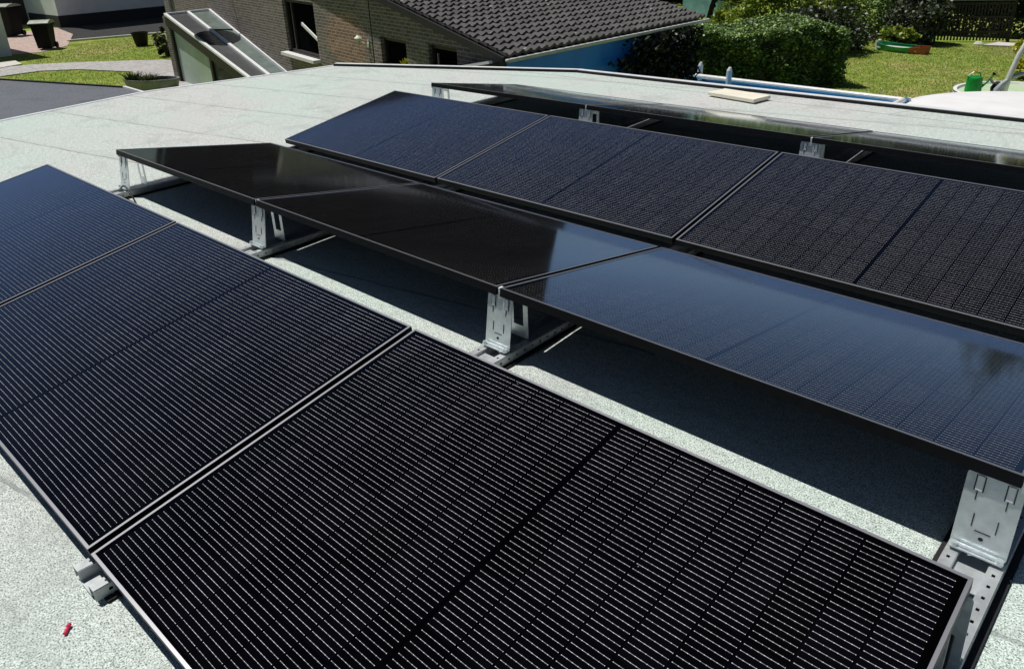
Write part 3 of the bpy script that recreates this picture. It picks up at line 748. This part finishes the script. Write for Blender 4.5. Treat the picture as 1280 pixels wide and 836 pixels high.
an = thing('white_annex', 'white annex corner with a dark drainpipe at the far left edge', 'building', (-31, 4, -1.9))
b = MB(); b.box(-33.5,-28.8,-6,6.9,-2.0,2.4); b.build('wall', M['render'], an)
b = MB(); b.tube([(-28.74,6.25,-1.9),(-28.74,6.25,-.75)], .09, 10); b.build('drainpipe', M['plinth'], an)
b = MB(); b.box(-33.6,-28.7,-6,7.0,2.402,2.55); b.build('roof_slab', M['plinth'], an)

def bin_(x, y, z, s, label, rot):
    t_ = thing('wheelie_bin', label, 'bin', (x, y, z), world=False, group='wheelie bins by the white house'); t_.rotation_euler = (0,0,rot)
    b = MB(); h = 1.0*s
    lo_, hi_ = .26*s, .33*s
    b.add([(-lo_,-lo_,.04),(lo_,-lo_,.04),(lo_,lo_,.04),(-lo_,lo_,.04),(-hi_,-hi_,h),(hi_,-hi_,h),(hi_,hi_,h),(-hi_,hi_,h)],
          [(0,3,2,1),(4,5,6,7),(0,1,5,4),(1,2,6,5),(2,3,7,6),(3,0,4,7)])
    b.box(-hi_-.03, hi_+.03, -hi_-.03, hi_+.03, h-.07, h-.01)
    b.build('body', M['black_plastic'], t_)
    l = MB(); n = 8; vs = []
    for i in range(n+1):
        yy = -hi_-.04+(2*hi_+.08)*i/n; zz = h+.02+.09*math.sin(math.pi*i/n)
        vs += [(-hi_-.05, yy, zz), (hi_+.05, yy, zz)]
    vs += [(-hi_-.05,-hi_-.04,h-.005),(hi_+.05,-hi_-.04,h-.005),(hi_+.05,hi_+.04,h-.005),(-hi_-.05,hi_+.04,h-.005)]
    m_ = 2*(n+1)
    fs = [(2*i,2*i+1,2*i+3,2*i+2) for i in range(n)]+[(m_,m_+1,1,0),(m_+2,m_+3,2*n,2*n+1),tuple([m_+3,m_]+[2*i for i in range(n+1)]),tuple([m_+1,m_+2]+[2*i+1 for i in range(n,-1,-1)])]
    l.add(vs, fs); l.build('lid', M['lid'], t_)
    hd = MB(); hd.tube([(-.2*s,hi_+.06,h),(.2*s,hi_+.06,h)], .02, 8); hd.build('handle', M['black_plastic'], t_)
    for sx in (-1, 1):
        wl_ = MB(); wl_.tube([(sx*(lo_-.02),lo_+.02,.10),(sx*(lo_+.05),lo_+.02,.10)], .10, 14); wl_.build('wheel', M['rubber'], t_)
    return t_
bin_(-29.5, 8.25, -1.88, .86, 'black wheelie bin with pale lid standing at the corner of the left lawn', .9)
bin_(-35.6, 8.95, -1.88, 1.15, 'second bin with a pale lid deep in the dark recess by the white house', .6)
# black bucket
bk = thing('plant_bucket', 'black bucket standing on the lawn before the white house', 'bucket', (-26.9, 10.46, -1.9))
b = MB(); b.lathe((-26.9,10.46,-1.9), [(.19,0),(.27,.42),(.29,.43),(.29,.47),(.25,.47),(.24,.36)], 20); b.build('body', M['black_plastic'], bk)
b = MB(); b.lathe((-26.9,10.46,-1.9), [(.235,.355),(.02,.37)], 16, cap0=False); b.build('soil', M['soil'], bk)
# oval zinc planter
pt = thing('oval_planter', 'oval zinc planter trough beside the roof edge at the left', 'planter', (-17.65, 6.75, -1.9))
rr_ = .62
b = MB(); b.lathe((-17.75,6.72,-1.9), [(.90,0),(1.0,.24),(1.03,.25),(1.03,.29),(.95,.29),(.93,.20)], 32, rr_*1.12, rr_*.55, .62); b.build('body', M['zinc'], pt)
b = MB(); b.lathe((-17.75,6.72,-1.9), [(.93,.205),(.02,.22)], 28, rr_*1.12, rr_*.55, .62, cap0=False); b.build('soil', M['soil'], pt)

# ------------------------------------------------------------------ foliage
def leaves(name, centers, size, mat, parent=None, loc=(0,0,0), seed=1, upbias=.3):
    rg = np.random.default_rng(seed); n = len(centers); c = np.asarray(centers, float)
    nr = rg.normal(size=(n,3)); nr[:,2] = np.abs(nr[:,2])+upbias; nr /= np.linalg.norm(nr,axis=1)[:,None]
    t1 = np.cross(nr, rg.normal(size=(n,3))); t1 /= np.linalg.norm(t1,axis=1)[:,None]; t2 = np.cross(nr, t1)
    s = size*rg.uniform(.6,1.35,size=(n,1)); s2 = s*rg.uniform(.45,.7,size=(n,1))
    off = np.array(parent['_o']) if parent is not None and '_o' in parent else np.array(loc)
    c = c-off
    v = np.stack([c-t1*s, c-t2*s2+nr*s*.15, c+t1*s, c+t2*s2+nr*s*.15], 1).reshape(-1,3)
    me = bpy.data.meshes.new(name); me.vertices.add(4*n); me.vertices.foreach_set('co', v.ravel())
    me.loops.add(4*n); me.loops.foreach_set('vertex_index', np.arange(4*n))
    me.polygons.add(n); me.polygons.foreach_set('loop_start', np.arange(n)*4)
    me.materials.append(mat); me.update(calc_edges=True); me.validate()
    o = bpy.data.objects.new(name, me); COL.objects.link(o)
    if parent is not None: o.parent = parent
    else: o.location = loc
    return o
def clumps(c, rad, n, k, seed, fill=.35, clr=.32):
    """points clustered in k clumps on and inside an ellipsoid"""
    rg = np.random.default_rng(seed); c = np.array(c); rad = np.array(rad)
    d = rg.normal(size=(k,3)); d /= np.linalg.norm(d,axis=1)[:,None]
    rr = rg.uniform(fill, 1, size=(k,1))**.6
    cc = c+d*rr*rad
    pts = []
    per = max(1, n//k)
    for q in cc:
        e = rg.normal(size=(per,3)); e /= np.linalg.norm(e,axis=1)[:,None]
        pts.append(q+e*rg.uniform(.3,1,size=(per,1))*rad*clr*rg.uniform(.6,1.3))
    return np.concatenate(pts)
def trunk(name, base, topp, r0_, r1_, parent, limbs=5, seed=0):
    rg = random.Random(seed); b = MB(); base, topp = Vector(base), Vector(topp)
    pts = [base.lerp(topp, i/5)+Vector((rg.uniform(-.06,.06), rg.uniform(-.06,.06), 0))*(i > 0) for i in range(6)]
    b.tube(pts, [r0_+(r1_-r0_)*i/5 for i in range(6)], 9)
    for k in range(limbs):
        a = base.lerp(topp, rg.uniform(.4,.95)); L2 = (topp-base).length*rg.uniform(.25,.5); an = rg.uniform(0,6.28)
        e = a+Vector((math.cos(an)*L2, math.sin(an)*L2, L2*rg.uniform(.4,.9)))
        b.tube([a, a.lerp(e,.5)+Vector((0,0,-.05)), e], [r1_*.9, r1_*.6, r1_*.2], 7)
    return b.build(name, M['bark'], parent, smooth=True)

# clipped hedge
def hedge():
    rg = np.random.default_rng(3); A = np.array([-10.4,16.8]); B = np.array([-6.35,20.55]); d = (B-A)/np.linalg.norm(B-A); L2 = np.linalg.norm(B-A)
    nb = np.array([-d[1], d[0]])          # to the back
    H = thing('clipped_hedge', 'clipped leafy hedge behind the blue pool, sunlit on top and dark in front', 'hedge', (-8.6,19.4,GZ))
    pts = []
    def hgt(s, t): return 1.62-.11*np.exp(-((s-.52)/.09)**2)+.10*np.sin(s*9)+.06*np.sin(t*5+s*14)-.25*np.maximum(0, s-.85)/.15
    n = 30000
    s = rg.uniform(0,1,n); t_ = rg.uniform(0,1,n); k = rg.uniform(0,1,n)
    z = np.empty(n); tt = t_*2.7
    bul = .14*np.sin(s*23)+.10*np.sin(s*41+1)
    front = k < .45; topm = ~front
    z[front] = rg.uniform(.03,1,front.sum())*hgt(s[front],0); tt[front] = bul[front]*.8+rg.uniform(0,.22,front.sum())+.12*np.sin(z[front]*6+s[front]*20)
    z[topm] = hgt(s[topm], tt[topm])-rg.uniform(0,1,topm.sum())**2*.28
    ends = rg.uniform(0,1,n) < .10
    s[ends] = 1+rg.uniform(-.05,.02,ends.sum()); z[ends] = rg.uniform(.03,1,ends.sum())*hgt(.97,0)
    P = A+(s*L2)[:,None]*d+tt[:,None]*nb
    pts = np.column_stack([P, GZ+z])
    leaves('foliage', pts, .055, M['leaf_hedge'], H, seed=4, upbias=.7)
    tw = MB()
    for i in range(14):
        q = A+d*L2*(i+.5)/14+nb*1.2; tw.tube([(q[0],q[1],GZ),(q[0]+.1,q[1]+.1,GZ+1.2)], [.04,.02], 6)
    tw.build('stem', M['bark'], H)
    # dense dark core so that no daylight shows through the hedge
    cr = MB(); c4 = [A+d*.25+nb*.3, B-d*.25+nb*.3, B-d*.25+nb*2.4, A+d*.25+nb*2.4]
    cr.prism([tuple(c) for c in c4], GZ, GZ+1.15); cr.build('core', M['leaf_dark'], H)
hedge()
def shrub(name, label, c, rad, n, k, size, mat, seed, cat='shrub', tr=True, clr=.32, fill=.35, group=None):
    t_ = thing(name, label, cat, (c[0], c[1], c[2]-rad[2]*.95), group)
    leaves('foliage', clumps(c, rad, n, k, seed, fill, clr), size, mat, t_, seed=seed+1)
    if tr:
        b = MB(); rg = random.Random(seed)
        for i in range(6):
            an = rg.uniform(0,6.28); b.tube([(c[0],c[1],c[2]-rad[2]*.98),(c[0]+.5*rad[0]*math.cos(an),c[1]+.5*rad[1]*math.sin(an),c[2]+rad[2]*.3)], [.035,.012], 6)
        b.build('stem', M['bark'], t_)
    return t_
def tree(label, base, h, c, rad, n, k, size, mat, seed, tr=.14, name='garden_tree', clr=.3, group=None):
    t_ = thing(name, label, 'tree', base, group)
    trunk('trunk', base, (c[0], c[1], c[2]-.1*rad[2]), tr, tr*.4, t_, 6, seed)
    leaves('crown', clumps(c, rad, n, k, seed, .3, clr), size, mat, t_, seed=seed+1)
    return t_
# ivy over the dark end of the blue wall
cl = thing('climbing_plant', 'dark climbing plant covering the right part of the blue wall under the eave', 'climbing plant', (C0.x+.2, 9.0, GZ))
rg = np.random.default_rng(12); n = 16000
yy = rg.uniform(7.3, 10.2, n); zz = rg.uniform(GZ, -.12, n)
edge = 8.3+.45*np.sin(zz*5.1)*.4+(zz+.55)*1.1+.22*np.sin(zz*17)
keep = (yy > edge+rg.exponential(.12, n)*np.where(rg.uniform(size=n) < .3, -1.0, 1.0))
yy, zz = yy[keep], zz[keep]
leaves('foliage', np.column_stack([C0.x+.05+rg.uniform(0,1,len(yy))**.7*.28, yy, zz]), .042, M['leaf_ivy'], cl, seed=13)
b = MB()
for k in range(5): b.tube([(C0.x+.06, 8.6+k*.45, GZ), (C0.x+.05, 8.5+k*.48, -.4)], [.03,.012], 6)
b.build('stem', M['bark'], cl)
# behind the hedge
tree('dark garden tree with a leaning trunk behind the hedge', (-14.6,27.5,GZ), 4, (-14.2,28.2,.3), (2.6,2.4,1.7), 7000, 70, .10, M['leaf_dark'], 21, .13)
shrub('lime_shrub', 'bright lime green shrub behind the notch of the hedge', (-12.2,25.5,-1.65), (1.0,.9,.9), 2200, 26, .07, M['leaf_lime'], 31)
shrub('tall_shrub', 'broad sunlit shrub with bright top behind the right end of the hedge', (-11.3,28.8,-1.75), (2.3,1.9,1.45), 9000, 80, .075, M['leaf_lime'], 41)
shrub('tall_shrub', 'second sunlit shrub at the top edge, right of the broad one', (-9.4,31.8,-1.6), (2.0,1.8,1.6), 7000, 60, .075, M['leaf_hedge'], 51)
shrub('dark_shrub', 'dark shaded shrub at the left border of the far lawn', (-9.3,26.2,-2.2), (1.5,1.5,.95), 6000, 50, .07, M['leaf_dark'], 61)
shrub('flower_bush', 'small grey bush with pale flowers left of the sandpit', (-8.5,26.9,-2.45), (.75,.6,.5), 1600, 24, .06, M['leaf_grey'], 71)
shrub('grey_bush', 'grey green bush between the sandpit and the lattice fence', (-7.4,29.6,-1.95), (1.0,.9,1.15), 6500, 60, .07, M['leaf_grey'], 81)
shrub('low_plant', 'low bright green plant growing behind the sandpit', (-7.55,28.35,-2.6), (.8,.4,.38), 1800, 24, .06, M['leaf_lime'], 91)
shrub('yellow_shrub', 'yellow green shrub cut by the right edge behind the pole', (-2.35,24.4,-2.35), (.75,.75,.65), 2600, 30, .06, M['leaf_yellow'], 101)
shrub('corner_shrub', 'small dark shrub at the foot of the lean-to brick pillar', (-23.4,9.75,-1.55), (.35,.35,.5), 700, 14, .06, M['leaf_dark'], 111)
# dark trees closing the garden
def box_hedge(name, label, A, B, depth, h, n, size, mat, seed):
    rg = np.random.default_rng(seed); A = np.array(A); B = np.array(B); L2 = np.linalg.norm(B-A); d = (B-A)/L2; nb = np.array([-d[1], d[0]])
    H = thing(name, label, 'hedge', ((A[0]+B[0])/2,(A[1]+B[1])/2,GZ))
    s_ = rg.uniform(0,1,n); z = rg.uniform(.02,1,n); t_ = rg.uniform(0,1,n); fr = rg.uniform(size=n) < .65
    hh = h*(1+.10*np.sin(s_*13+seed)+.07*np.sin(s_*31)); z = np.where(fr, z, 1-rg.uniform(0,1,n)**2*.12)*hh
    t_ = np.where(fr, rg.uniform(0,.3,n)+.12*np.sin(s_*37+z*4), t_*depth)
    P = A+(s_*L2)[:,None]*d+t_[:,None]*nb
    leaves('foliage', np.column_stack([P, GZ+z]), size, mat, H, seed=seed)
    b = MB()
    for i in range(10): q = A+d*L2*(i+.5)/10+nb*depth*.5; b.tube([(q[0],q[1],GZ),(q[0],q[1],GZ+h*.8)], [.06,.03], 6)
    b.build('stem', M['bark'], H)
box_hedge('tall_hedge', 'tall dark hedge right behind the lattice fence', (-9.6,31.9), (2.5,32.6), 1.6, 3.1, 16000, .10, M['leaf_dark'], 77)
far_trees = [(-24,41,2.9,3.0,2.2),(-20,44,2.8,2.8,2.1),(-16.5,46,3.0,2.8,2.4),(-13,44.5,2.8,2.6,2.2),(-10.2,43,2.6,2.6,2.4),(-7.6,41,2.6,2.6,2.8),(-5.2,39.5,2.4,2.2,2.4),(-3.0,37.3,2.3,2.1,4.2),(.2,36.5,2.0,1.8,3.0)]
lbl = ['leftmost dark tree of the far row, just right of the tiled roof','second dark tree of the far row behind the leaning trunk','third dark tree of the far row behind the broad shrub','fourth dark tree of the far row above the sunlit shrubs','dark tree of the far row behind the grey bush','dark tree of the far row left behind the lattice fence','tall dark tree directly behind the lattice fence','tall dark tree right of the lattice fence','nearest dark tree at the top right corner']
for i, (x, y, rx, ry, rz) in enumerate(far_trees):
    tree(lbl[i], (x,y,GZ), 5, (x,y,GZ+rz*.93), (rx,ry,rz), 6500, 70, .14, M['leaf_dark'], 200+10*i, .2, 'dark_tree', group='dark trees at the end of the garden')
# planter grasses
def tuft(name, label, c, h, rad, n, mat, seed, cat='plant'):
    rg = random.Random(seed); b = MB()
    for i in range(n):
        an = rg.uniform(0,6.28); r_ = rad*rg.uniform(0,1); e = rad*rg.uniform(.5,1.6); p = Vector((c[0]+r_*math.cos(an), c[1]+r_*math.sin(an), c[2])); hh = h*rg.uniform(.6,1.1)
        q = p+Vector((math.cos(an)*e, math.sin(an)*e, hh)); sd_ = Vector((-math.sin(an),math.cos(an),0))*.012
        mid_ = p.lerp(q,.5)+Vector((0,0,.15*hh)); b.add([p-sd_,p+sd_,mid_+sd_,mid_-sd_,q],[(0,1,2,3),(3,2,4)])
    return tag(b.build(name, mat, loc=c), label, cat)
tuft('planter_grass', 'dark tuft of grass at the left end of the oval planter', (-18.1,6.42,-1.70), .26, .16, 120, M['leaf_dark'], 5)
tuft('planter_grass', 'pale dry tuft of grass in the middle of the oval planter', (-17.75,6.65,-1.70), .22, .18, 160, M['leaf_grey'], 6)
tuft('yellow_flower', 'tiny yellow plant in front of the middle small window', (-7.0,5.85,-.33), .11, .04, 22, M['leaf_yellow'], 8)

# ------------------------------------------------------------------ right background
# frame pool
po = thing('frame_pool', 'rectangular blue frame pool with white rails behind the roof edge', 'swimming pool', (-5.5, 13.6, GZ))
px0, px1, py0, py1, pz = -8.9, -2.9, 11.4, 15.05, -1.9
b = MB()
b.box(px0,px1,py1-.03,py1,GZ,pz); b.box(px0,px1,py0,py0+.03,GZ,pz); b.box(px0,px0+.03,py0+.03,py1-.03,GZ,pz); b.box(px1-.03,px1,py0+.03,py1-.03,GZ,pz)
b.build('liner', M['liner'], po)
b = MB(); b.box(px0+.03,px1-.03,py0+.03,py1-.03,GZ+.02,pz-.16); b.build('pool_water', M['water'], po)
for (p, q) in (((px0,py1),(px1,py1-.35)),((px0,py0),(px1,py0)),((px0,py0),(px0,py1)),((px1,py0),(px1,py1-.35))):
    b = MB(); b.tube([(*p,pz+.02),(*q,pz+.02)], .05, 10); b.build('rail', M['poolrail'], po)
for k in range(5):
    x_ = px0+(px1-px0)*k/4; b = MB(); b.tube([(x_,py1+.06,GZ),(x_,py1+.02,pz)], .035, 8); b.build('leg', M['poolrail'], po)
ld = thing('pool_ladder', 'white two-post ladder standing in the blue pool', 'ladder', (-7.0, 14.8, -2.2))
for p in ((-7.52,15.02),(-6.62,14.72)):
    b = MB(); b.tube([(p[0],p[1],-2.25),(p[0]+.01,p[1],-1.64),(p[0]+.02,p[1],-1.57)], [.062,.062,.03], 12); b.build('post', M['poolrail'], ld)
for z_ in (-2.02,-2.2): 
    b = MB(); b.bar((-7.46,14.95,z_),(-6.68,14.69,z_),.08,.05); b.build('rung', M['poolrail'], ld)
# round white covered pool
cv = thing('round_pool', 'round pool under a white cover at the right edge beyond the roof', 'pool', (-.6,15.0,GZ))
b = MB(); b.lathe((-.6,15.0,GZ), [(2.30,0),(2.40,.80)], 56, cap1=False); b.build('pool_wall', M['render'], cv)
b = MB(); prof = [(2.40,.801),(2.47,.84),(2.45,.90),(2.2,.945),(1.6,1.0),(.8,1.03),(.02,1.04)]
b.lathe((-.6,15.0,GZ), prof, 72, cap0=False); b.build('cover', M['cover'], cv, smooth=True)
# tub with watering can
tb = thing('round_tub', 'round white tub with pale green lid behind the white pool cover', 'tub', (-1.95,19.35,GZ))
b = MB(); b.lathe((-1.95,19.35,GZ), [(1.12,0),(1.2,.46),(1.24,.47),(1.24,.53),(1.16,.53),(1.14,.47)], 48, cap1=False); b.build('wall', M['cover'], tb)
b = MB(); b.lathe((-1.95,19.35,GZ), [(1.139,.475),(.02,.49)], 48, cap0=False); b.build('lid', M['paleg'], tb)
b = MB(); b.lathe((-1.95,19.35,GZ), [(1.245,.50),(1.25,.515),(1.245,.535)], 48, cap0=False, cap1=False); b.build('rim', M['zinc'], tb)
wc = thing('watering_can', 'green plastic watering can standing on the white tub', 'watering can', (-2.72,19.0,-2.41))
cc = Vector((-2.72,19.0,-2.41))
b = MB(); b.lathe(tuple(cc), [(.165,0),(.175,.02),(.16,.30),(.15,.33),(.10,.35)], 22); b.build('body', M['can'], wc, smooth=False)
rv = Vector((.73,.68,0))
b = MB(); b.tube([cc+rv*.15+Vector((0,0,.08)), cc+rv*.30+Vector((0,0,.22)), cc+rv*.40+Vector((0,0,.36))], [.035,.024,.018], 10); b.build('spout', M['can'], wc)
b = MB(); b.tube([cc+rv*.40+Vector((0,0,.36)), cc+rv*.43+Vector((0,0,.40))], [.02,.05], 12); b.build('rose', M['black_plastic'], wc)
b = MB(); b.tube([cc-rv*.14+Vector((0,0,.20)), cc-rv*.17+Vector((0,0,.36)), cc-rv*.05+Vector((0,0,.45)), cc+rv*.10+Vector((0,0,.42)), cc+rv*.13+Vector((0,0,.32))], .013, 8); b.build('handle', M['can'], wc)
pm = thing('pool_pump', 'small dark pump with hose beside the watering can', 'pump', (-2.25,19.25,-2.41))
b = MB(); b.lathe((-2.28,19.2,-2.41), [(.13,0),(.14,.10),(.09,.20),(.05,.24)], 14); b.build('body', M['black_plastic'], pm)
b = MB(); b.tube([(-2.28,19.2,-2.28),(-2.12,19.36,-2.26)], .07, 12); b.build('motor', M['hose'], pm)
b = MB(); b.tube([(-2.35,19.1,-2.2),(-2.45,19.05,-2.08)], .03, 8); b.build('valve', M['zinc'], pm)
# curved pole with hose
pb = Vector((-2.05,18.75,-2.41))
sp = thing('shower_pole', 'pale curved pole leaning out of the frame at the right edge', 'pole', tuple(pb))
rv3 = Vector((.73,.68,0))
b = MB(); b.tube([pb, pb+rv3*.06+Vector((0,0,.45)), pb+rv3*.17+Vector((0,0,.9)), pb+rv3*.36+Vector((0,0,1.35)), pb+rv3*.62+Vector((0,0,1.72))], [.06,.058,.055,.05,.05], 12); b.build('tube', M['pole'], sp, smooth=True)
b = MB(); b.tube([pb+rv3*.36+Vector((0,0,1.35)), pb+rv3*.50+Vector((0,0,1.56))], .072, 12); b.build('sleeve', M['pole'], sp)
b = MB(); b.tube([pb+rv3*.38+Vector((0,0,1.38)), pb+rv3*.28+Vector((0,0,1.22))], .012, 6); b.build('lever', M['hose'], sp)
hs = MB(); hp = pb+Vector((-.12,-.12,.02)); hs.tube([hp, hp+Vector((.01,.01,.14)), hp+rv3*.10+Vector((0,0,.26)), hp+rv3*.30+Vector((0,0,.42)), hp+rv3*.6+Vector((0,0,.50)), hp+rv3*1.0+Vector((0,0,.45))], [.075,.07,.055,.05,.05,.05], 10)
tag(hs.build('pool_hose', M['hose'], loc=tuple(hp), smooth=True), 'grey hose curving off the tub at the foot of the pale pole', 'hose')
# sandpit
sa = thing('sandpit', 'green boat shaped sandpit with an orange red end on the far lawn', 'sandpit', (-7.0,27.5,GZ))
A_, B_ = Vector((-7.85,27.75,GZ)), Vector((-6.15,27.25,GZ)); dd = (B_-A_).normalized(); nn_ = Vector((-dd.y,dd.x,0)); LL = (B_-A_).length
def hull(t0, t1, mat, name):
    b = MB(); st = 14; rows = []
    for i in range(st+1):
        t_ = t0+(t1-t0)*i/st; wd_ = .42*math.sin(math.pi*min(1,max(0,.12+.80*t_)))**.7; hh = .19+.07*(2*t_-1)**2
        c = A_+dd*LL*t_
        rows.append([c-nn_*wd_*.75, c-nn_*wd_+Vector((0,0,hh)), c-nn_*(wd_-.05)+Vector((0,0,hh)), c+nn_*(wd_-.05)+Vector((0,0,hh)), c+nn_*wd_+Vector((0,0,hh)), c+nn_*wd_*.75])
    vs = [v for r_ in rows for v in r_]; fs = []
    for i in range(st):
        for k in (0,1,3,4): fs.append((i*6+k, i*6+k+1, i*6+6+k+1, i*6+6+k))
    fs += [(0,1,4,5), (st*6, st*6+1, st*6+4, st*6+5)]
    b.add(vs, fs); return b.build(name, mat, sa)
hull(0,.74,M['sand_green'],'hull'); hull(.742,1,M['sand_red'],'end_section')
b = MB(); c = A_+dd*LL*.45; b.obox(c+Vector((0,0,.10)), dd*LL*.42, nn_*.26, (0,0,.02)); b.build('sand', M['stone'], sa)
b = MB(); b.obox(A_-dd*.07+Vector((0,0,.15)), dd*.05, nn_*.10, (0,0,.17)); b.build('bow_post', M['board'], sa)
# lattice fence
lf = thing('lattice_fence', 'dark wooden lattice fence panel at the end of the lawn', 'fence', (-5.9,30.6,GZ))
F0, F1 = Vector((-7.0,30.3,GZ)), Vector((-4.75,31.4,GZ)); fd = (F1-F0); fl = fd.length; fd.normalize()
b = MB(); n = 24
for i in range(n): b.obox(F0+fd*fl*(i+.5)/n+Vector((0,0,.70)), fd*.028, Vector((fd.y,-fd.x,0))*.012, (0,0,.66))
b.build('lath', M['wood_dark'], lf)
b = MB()
for z_ in (.35,.85,1.3): b.obox((F0+F1)/2+Vector((0,0,z_))+Vector((fd.y,-fd.x,0))*.035, fd*fl/2, Vector((fd.y,-fd.x,0))*.02, (0,0,.035))
b.build('cross_rail', M['wood_dark'], lf)
b = MB(); b.obox((F0+F1)/2+Vector((0,0,1.42)), fd*(fl/2+.05), Vector((fd.y,-fd.x,0))*.05, (0,0,.022)); b.build('cap_rail', M['zinc'], lf)
for p in (F0, F1):
    b = MB(); b.obox(p+Vector((0,0,.72)), (.045,0,0),(0,.045,0),(0,0,.72)); b.build('post', M['wood_dark'], lf)
st = MB(); st.prism([(-5.15,29.85),(-4.35,30.0),(-4.2,30.75),(-4.9,30.8)], GZ-.02, GZ+.06)
tag(st.build('stone_slab', M['stone'], loc=(-4.7,30.3,GZ)), 'pale stone slab lying right of the lattice fence', 'slab')
for k, (x, y, s_, l_) in enumerate(((-5.35,30.1,.16,'small pale stone lying left of the stone slab'),(-4.62,33.2,.22,'larger pale stone in the dark corner behind the fence'))):
    b = MB(); b.lathe((x,y,GZ), [(s_,0),(s_*1.05,s_*.3),(s_*.7,s_*.7),(s_*.1,s_*.8)], 9, 1, .8, k); tag(b.build('stone', M['stone'], loc=(x,y,GZ)), l_, 'stone')
# leaning stick and glasshouse
sk = MB(); sk.bar((-8.2,30.4,-1.5),(-7.95,31.0,-.6),.07,.04); tag(sk.build('wooden_pole', M['zinc'], loc=(-8.2,30.4,GZ)), 'pale pole leaning above the grey bush at the top edge', 'pole')
gh = thing('glasshouse', 'pale blue glasshouse glimpsed between the tiled roof and the trees', 'greenhouse', (-19.5,34,GZ))
b = MB(); b.box(-19.5,-17.6,33.9,35.8,GZ,-.6); b.build('wall', M['aquaglass'], gh)
b = MB(); b.add([(-19.6,33.8,-.6),(-17.5,33.8,-.6),(-17.5,35.9,-.6),(-19.6,35.9,-.6),(-18.55,33.8,.25),(-18.55,35.9,.25)], [(0,1,4),(1,2,5,4),(2,3,5),(3,0,4,5)]); b.build('roof', M['white'], gh)
yp = MB(); yp.tube([(-16.3,25.5,GZ),(-16.3,25.5,-.2)], .05, 8); tag(yp.build('garden_post', M['wood_dark'], loc=(-16.3,25.5,GZ)), 'dark post beside the far end of the tiled roof', 'post')

# grass blades on the two visible lawns
def grass(poly_fn, n, seed, name):
    rg = np.random.default_rng(seed); pts = poly_fn(rg, n)
    z = np.array([zg(x, y) for x, y in pts]); k = len(pts)
    an = rg.uniform(0,6.28,k); h = rg.uniform(.02,.05,k); wd_ = .011
    base = np.column_stack([pts, z]); sd_ = np.column_stack([np.cos(an),np.sin(an),np.zeros(k)])*wd_
    tip = base+np.column_stack([rg.normal(0,.025,k),rg.normal(0,.025,k),h])
    v = np.stack([base-sd_, base+sd_, tip],1).reshape(-1,3)
    me = bpy.data.meshes.new(name); me.vertices.add(3*k); me.vertices.foreach_set('co', v.ravel()); me.loops.add(3*k); me.loops.foreach_set('vertex_index', np.arange(3*k))
    me.polygons.add(k); me.polygons.foreach_set('loop_start', np.arange(k)*3); me.materials.append(M['grass_blade']); me.update(calc_edges=True)
    o = bpy.data.objects.new(name, me); COL.objects.link(o); o['kind'] = 'stuff'; return o
def right(rg, n):
    p = np.column_stack([rg.uniform(-9,-1,n), rg.uniform(16.5,30,n)])
    m_ = (np.hypot(p[:,0]+.6,p[:,1]-15) > 2.5) & (np.hypot(p[:,0]+1.95,p[:,1]-19.35) > 1.3); return p[m_]
def left(rg, n):
    p = np.column_stack([rg.uniform(-30,-19,n), rg.uniform(5.2,12,n)])
    # keep off the path
    ax_ = np.array([-25.5,6.1]); bx_ = np.array([-22.3,9.0])
    poly = np.array([(-25.86,5.67),(-25.61,6.48),(-24.67,7.54),(-22.6,9.24),(-21.9,9.4),(-17.2,7.6),(-16.9,6.6),(-18.62,6.82),(-20.14,7.36),(-21.14,7.64),(-23.09,6.96),(-23.92,6.16),(-23.91,5.11)])
    ins_ = np.zeros(n, bool); j = len(poly)-1
    for i in range(len(poly)):
        xi, yi = poly[i]; xj, yj = poly[j]
        c = ((yi > p[:,1]) != (yj > p[:,1])) & (p[:,0] < (xj-xi)*(p[:,1]-yi)/(yj-yi+1e-12)+xi); ins_ ^= c; j = i
    return p[~ins_ & ~((p[:,0] < -28.5) & (p[:,1] < 9)) & ~((p[:,0] < -25.5) & (p[:,1] < 6.6))]
grass(right, 45000, 1, 'grass'); grass(left, 20000, 2, 'grass')

for o in bpy.data.objects:
    if '_o' in o: del o['_o']
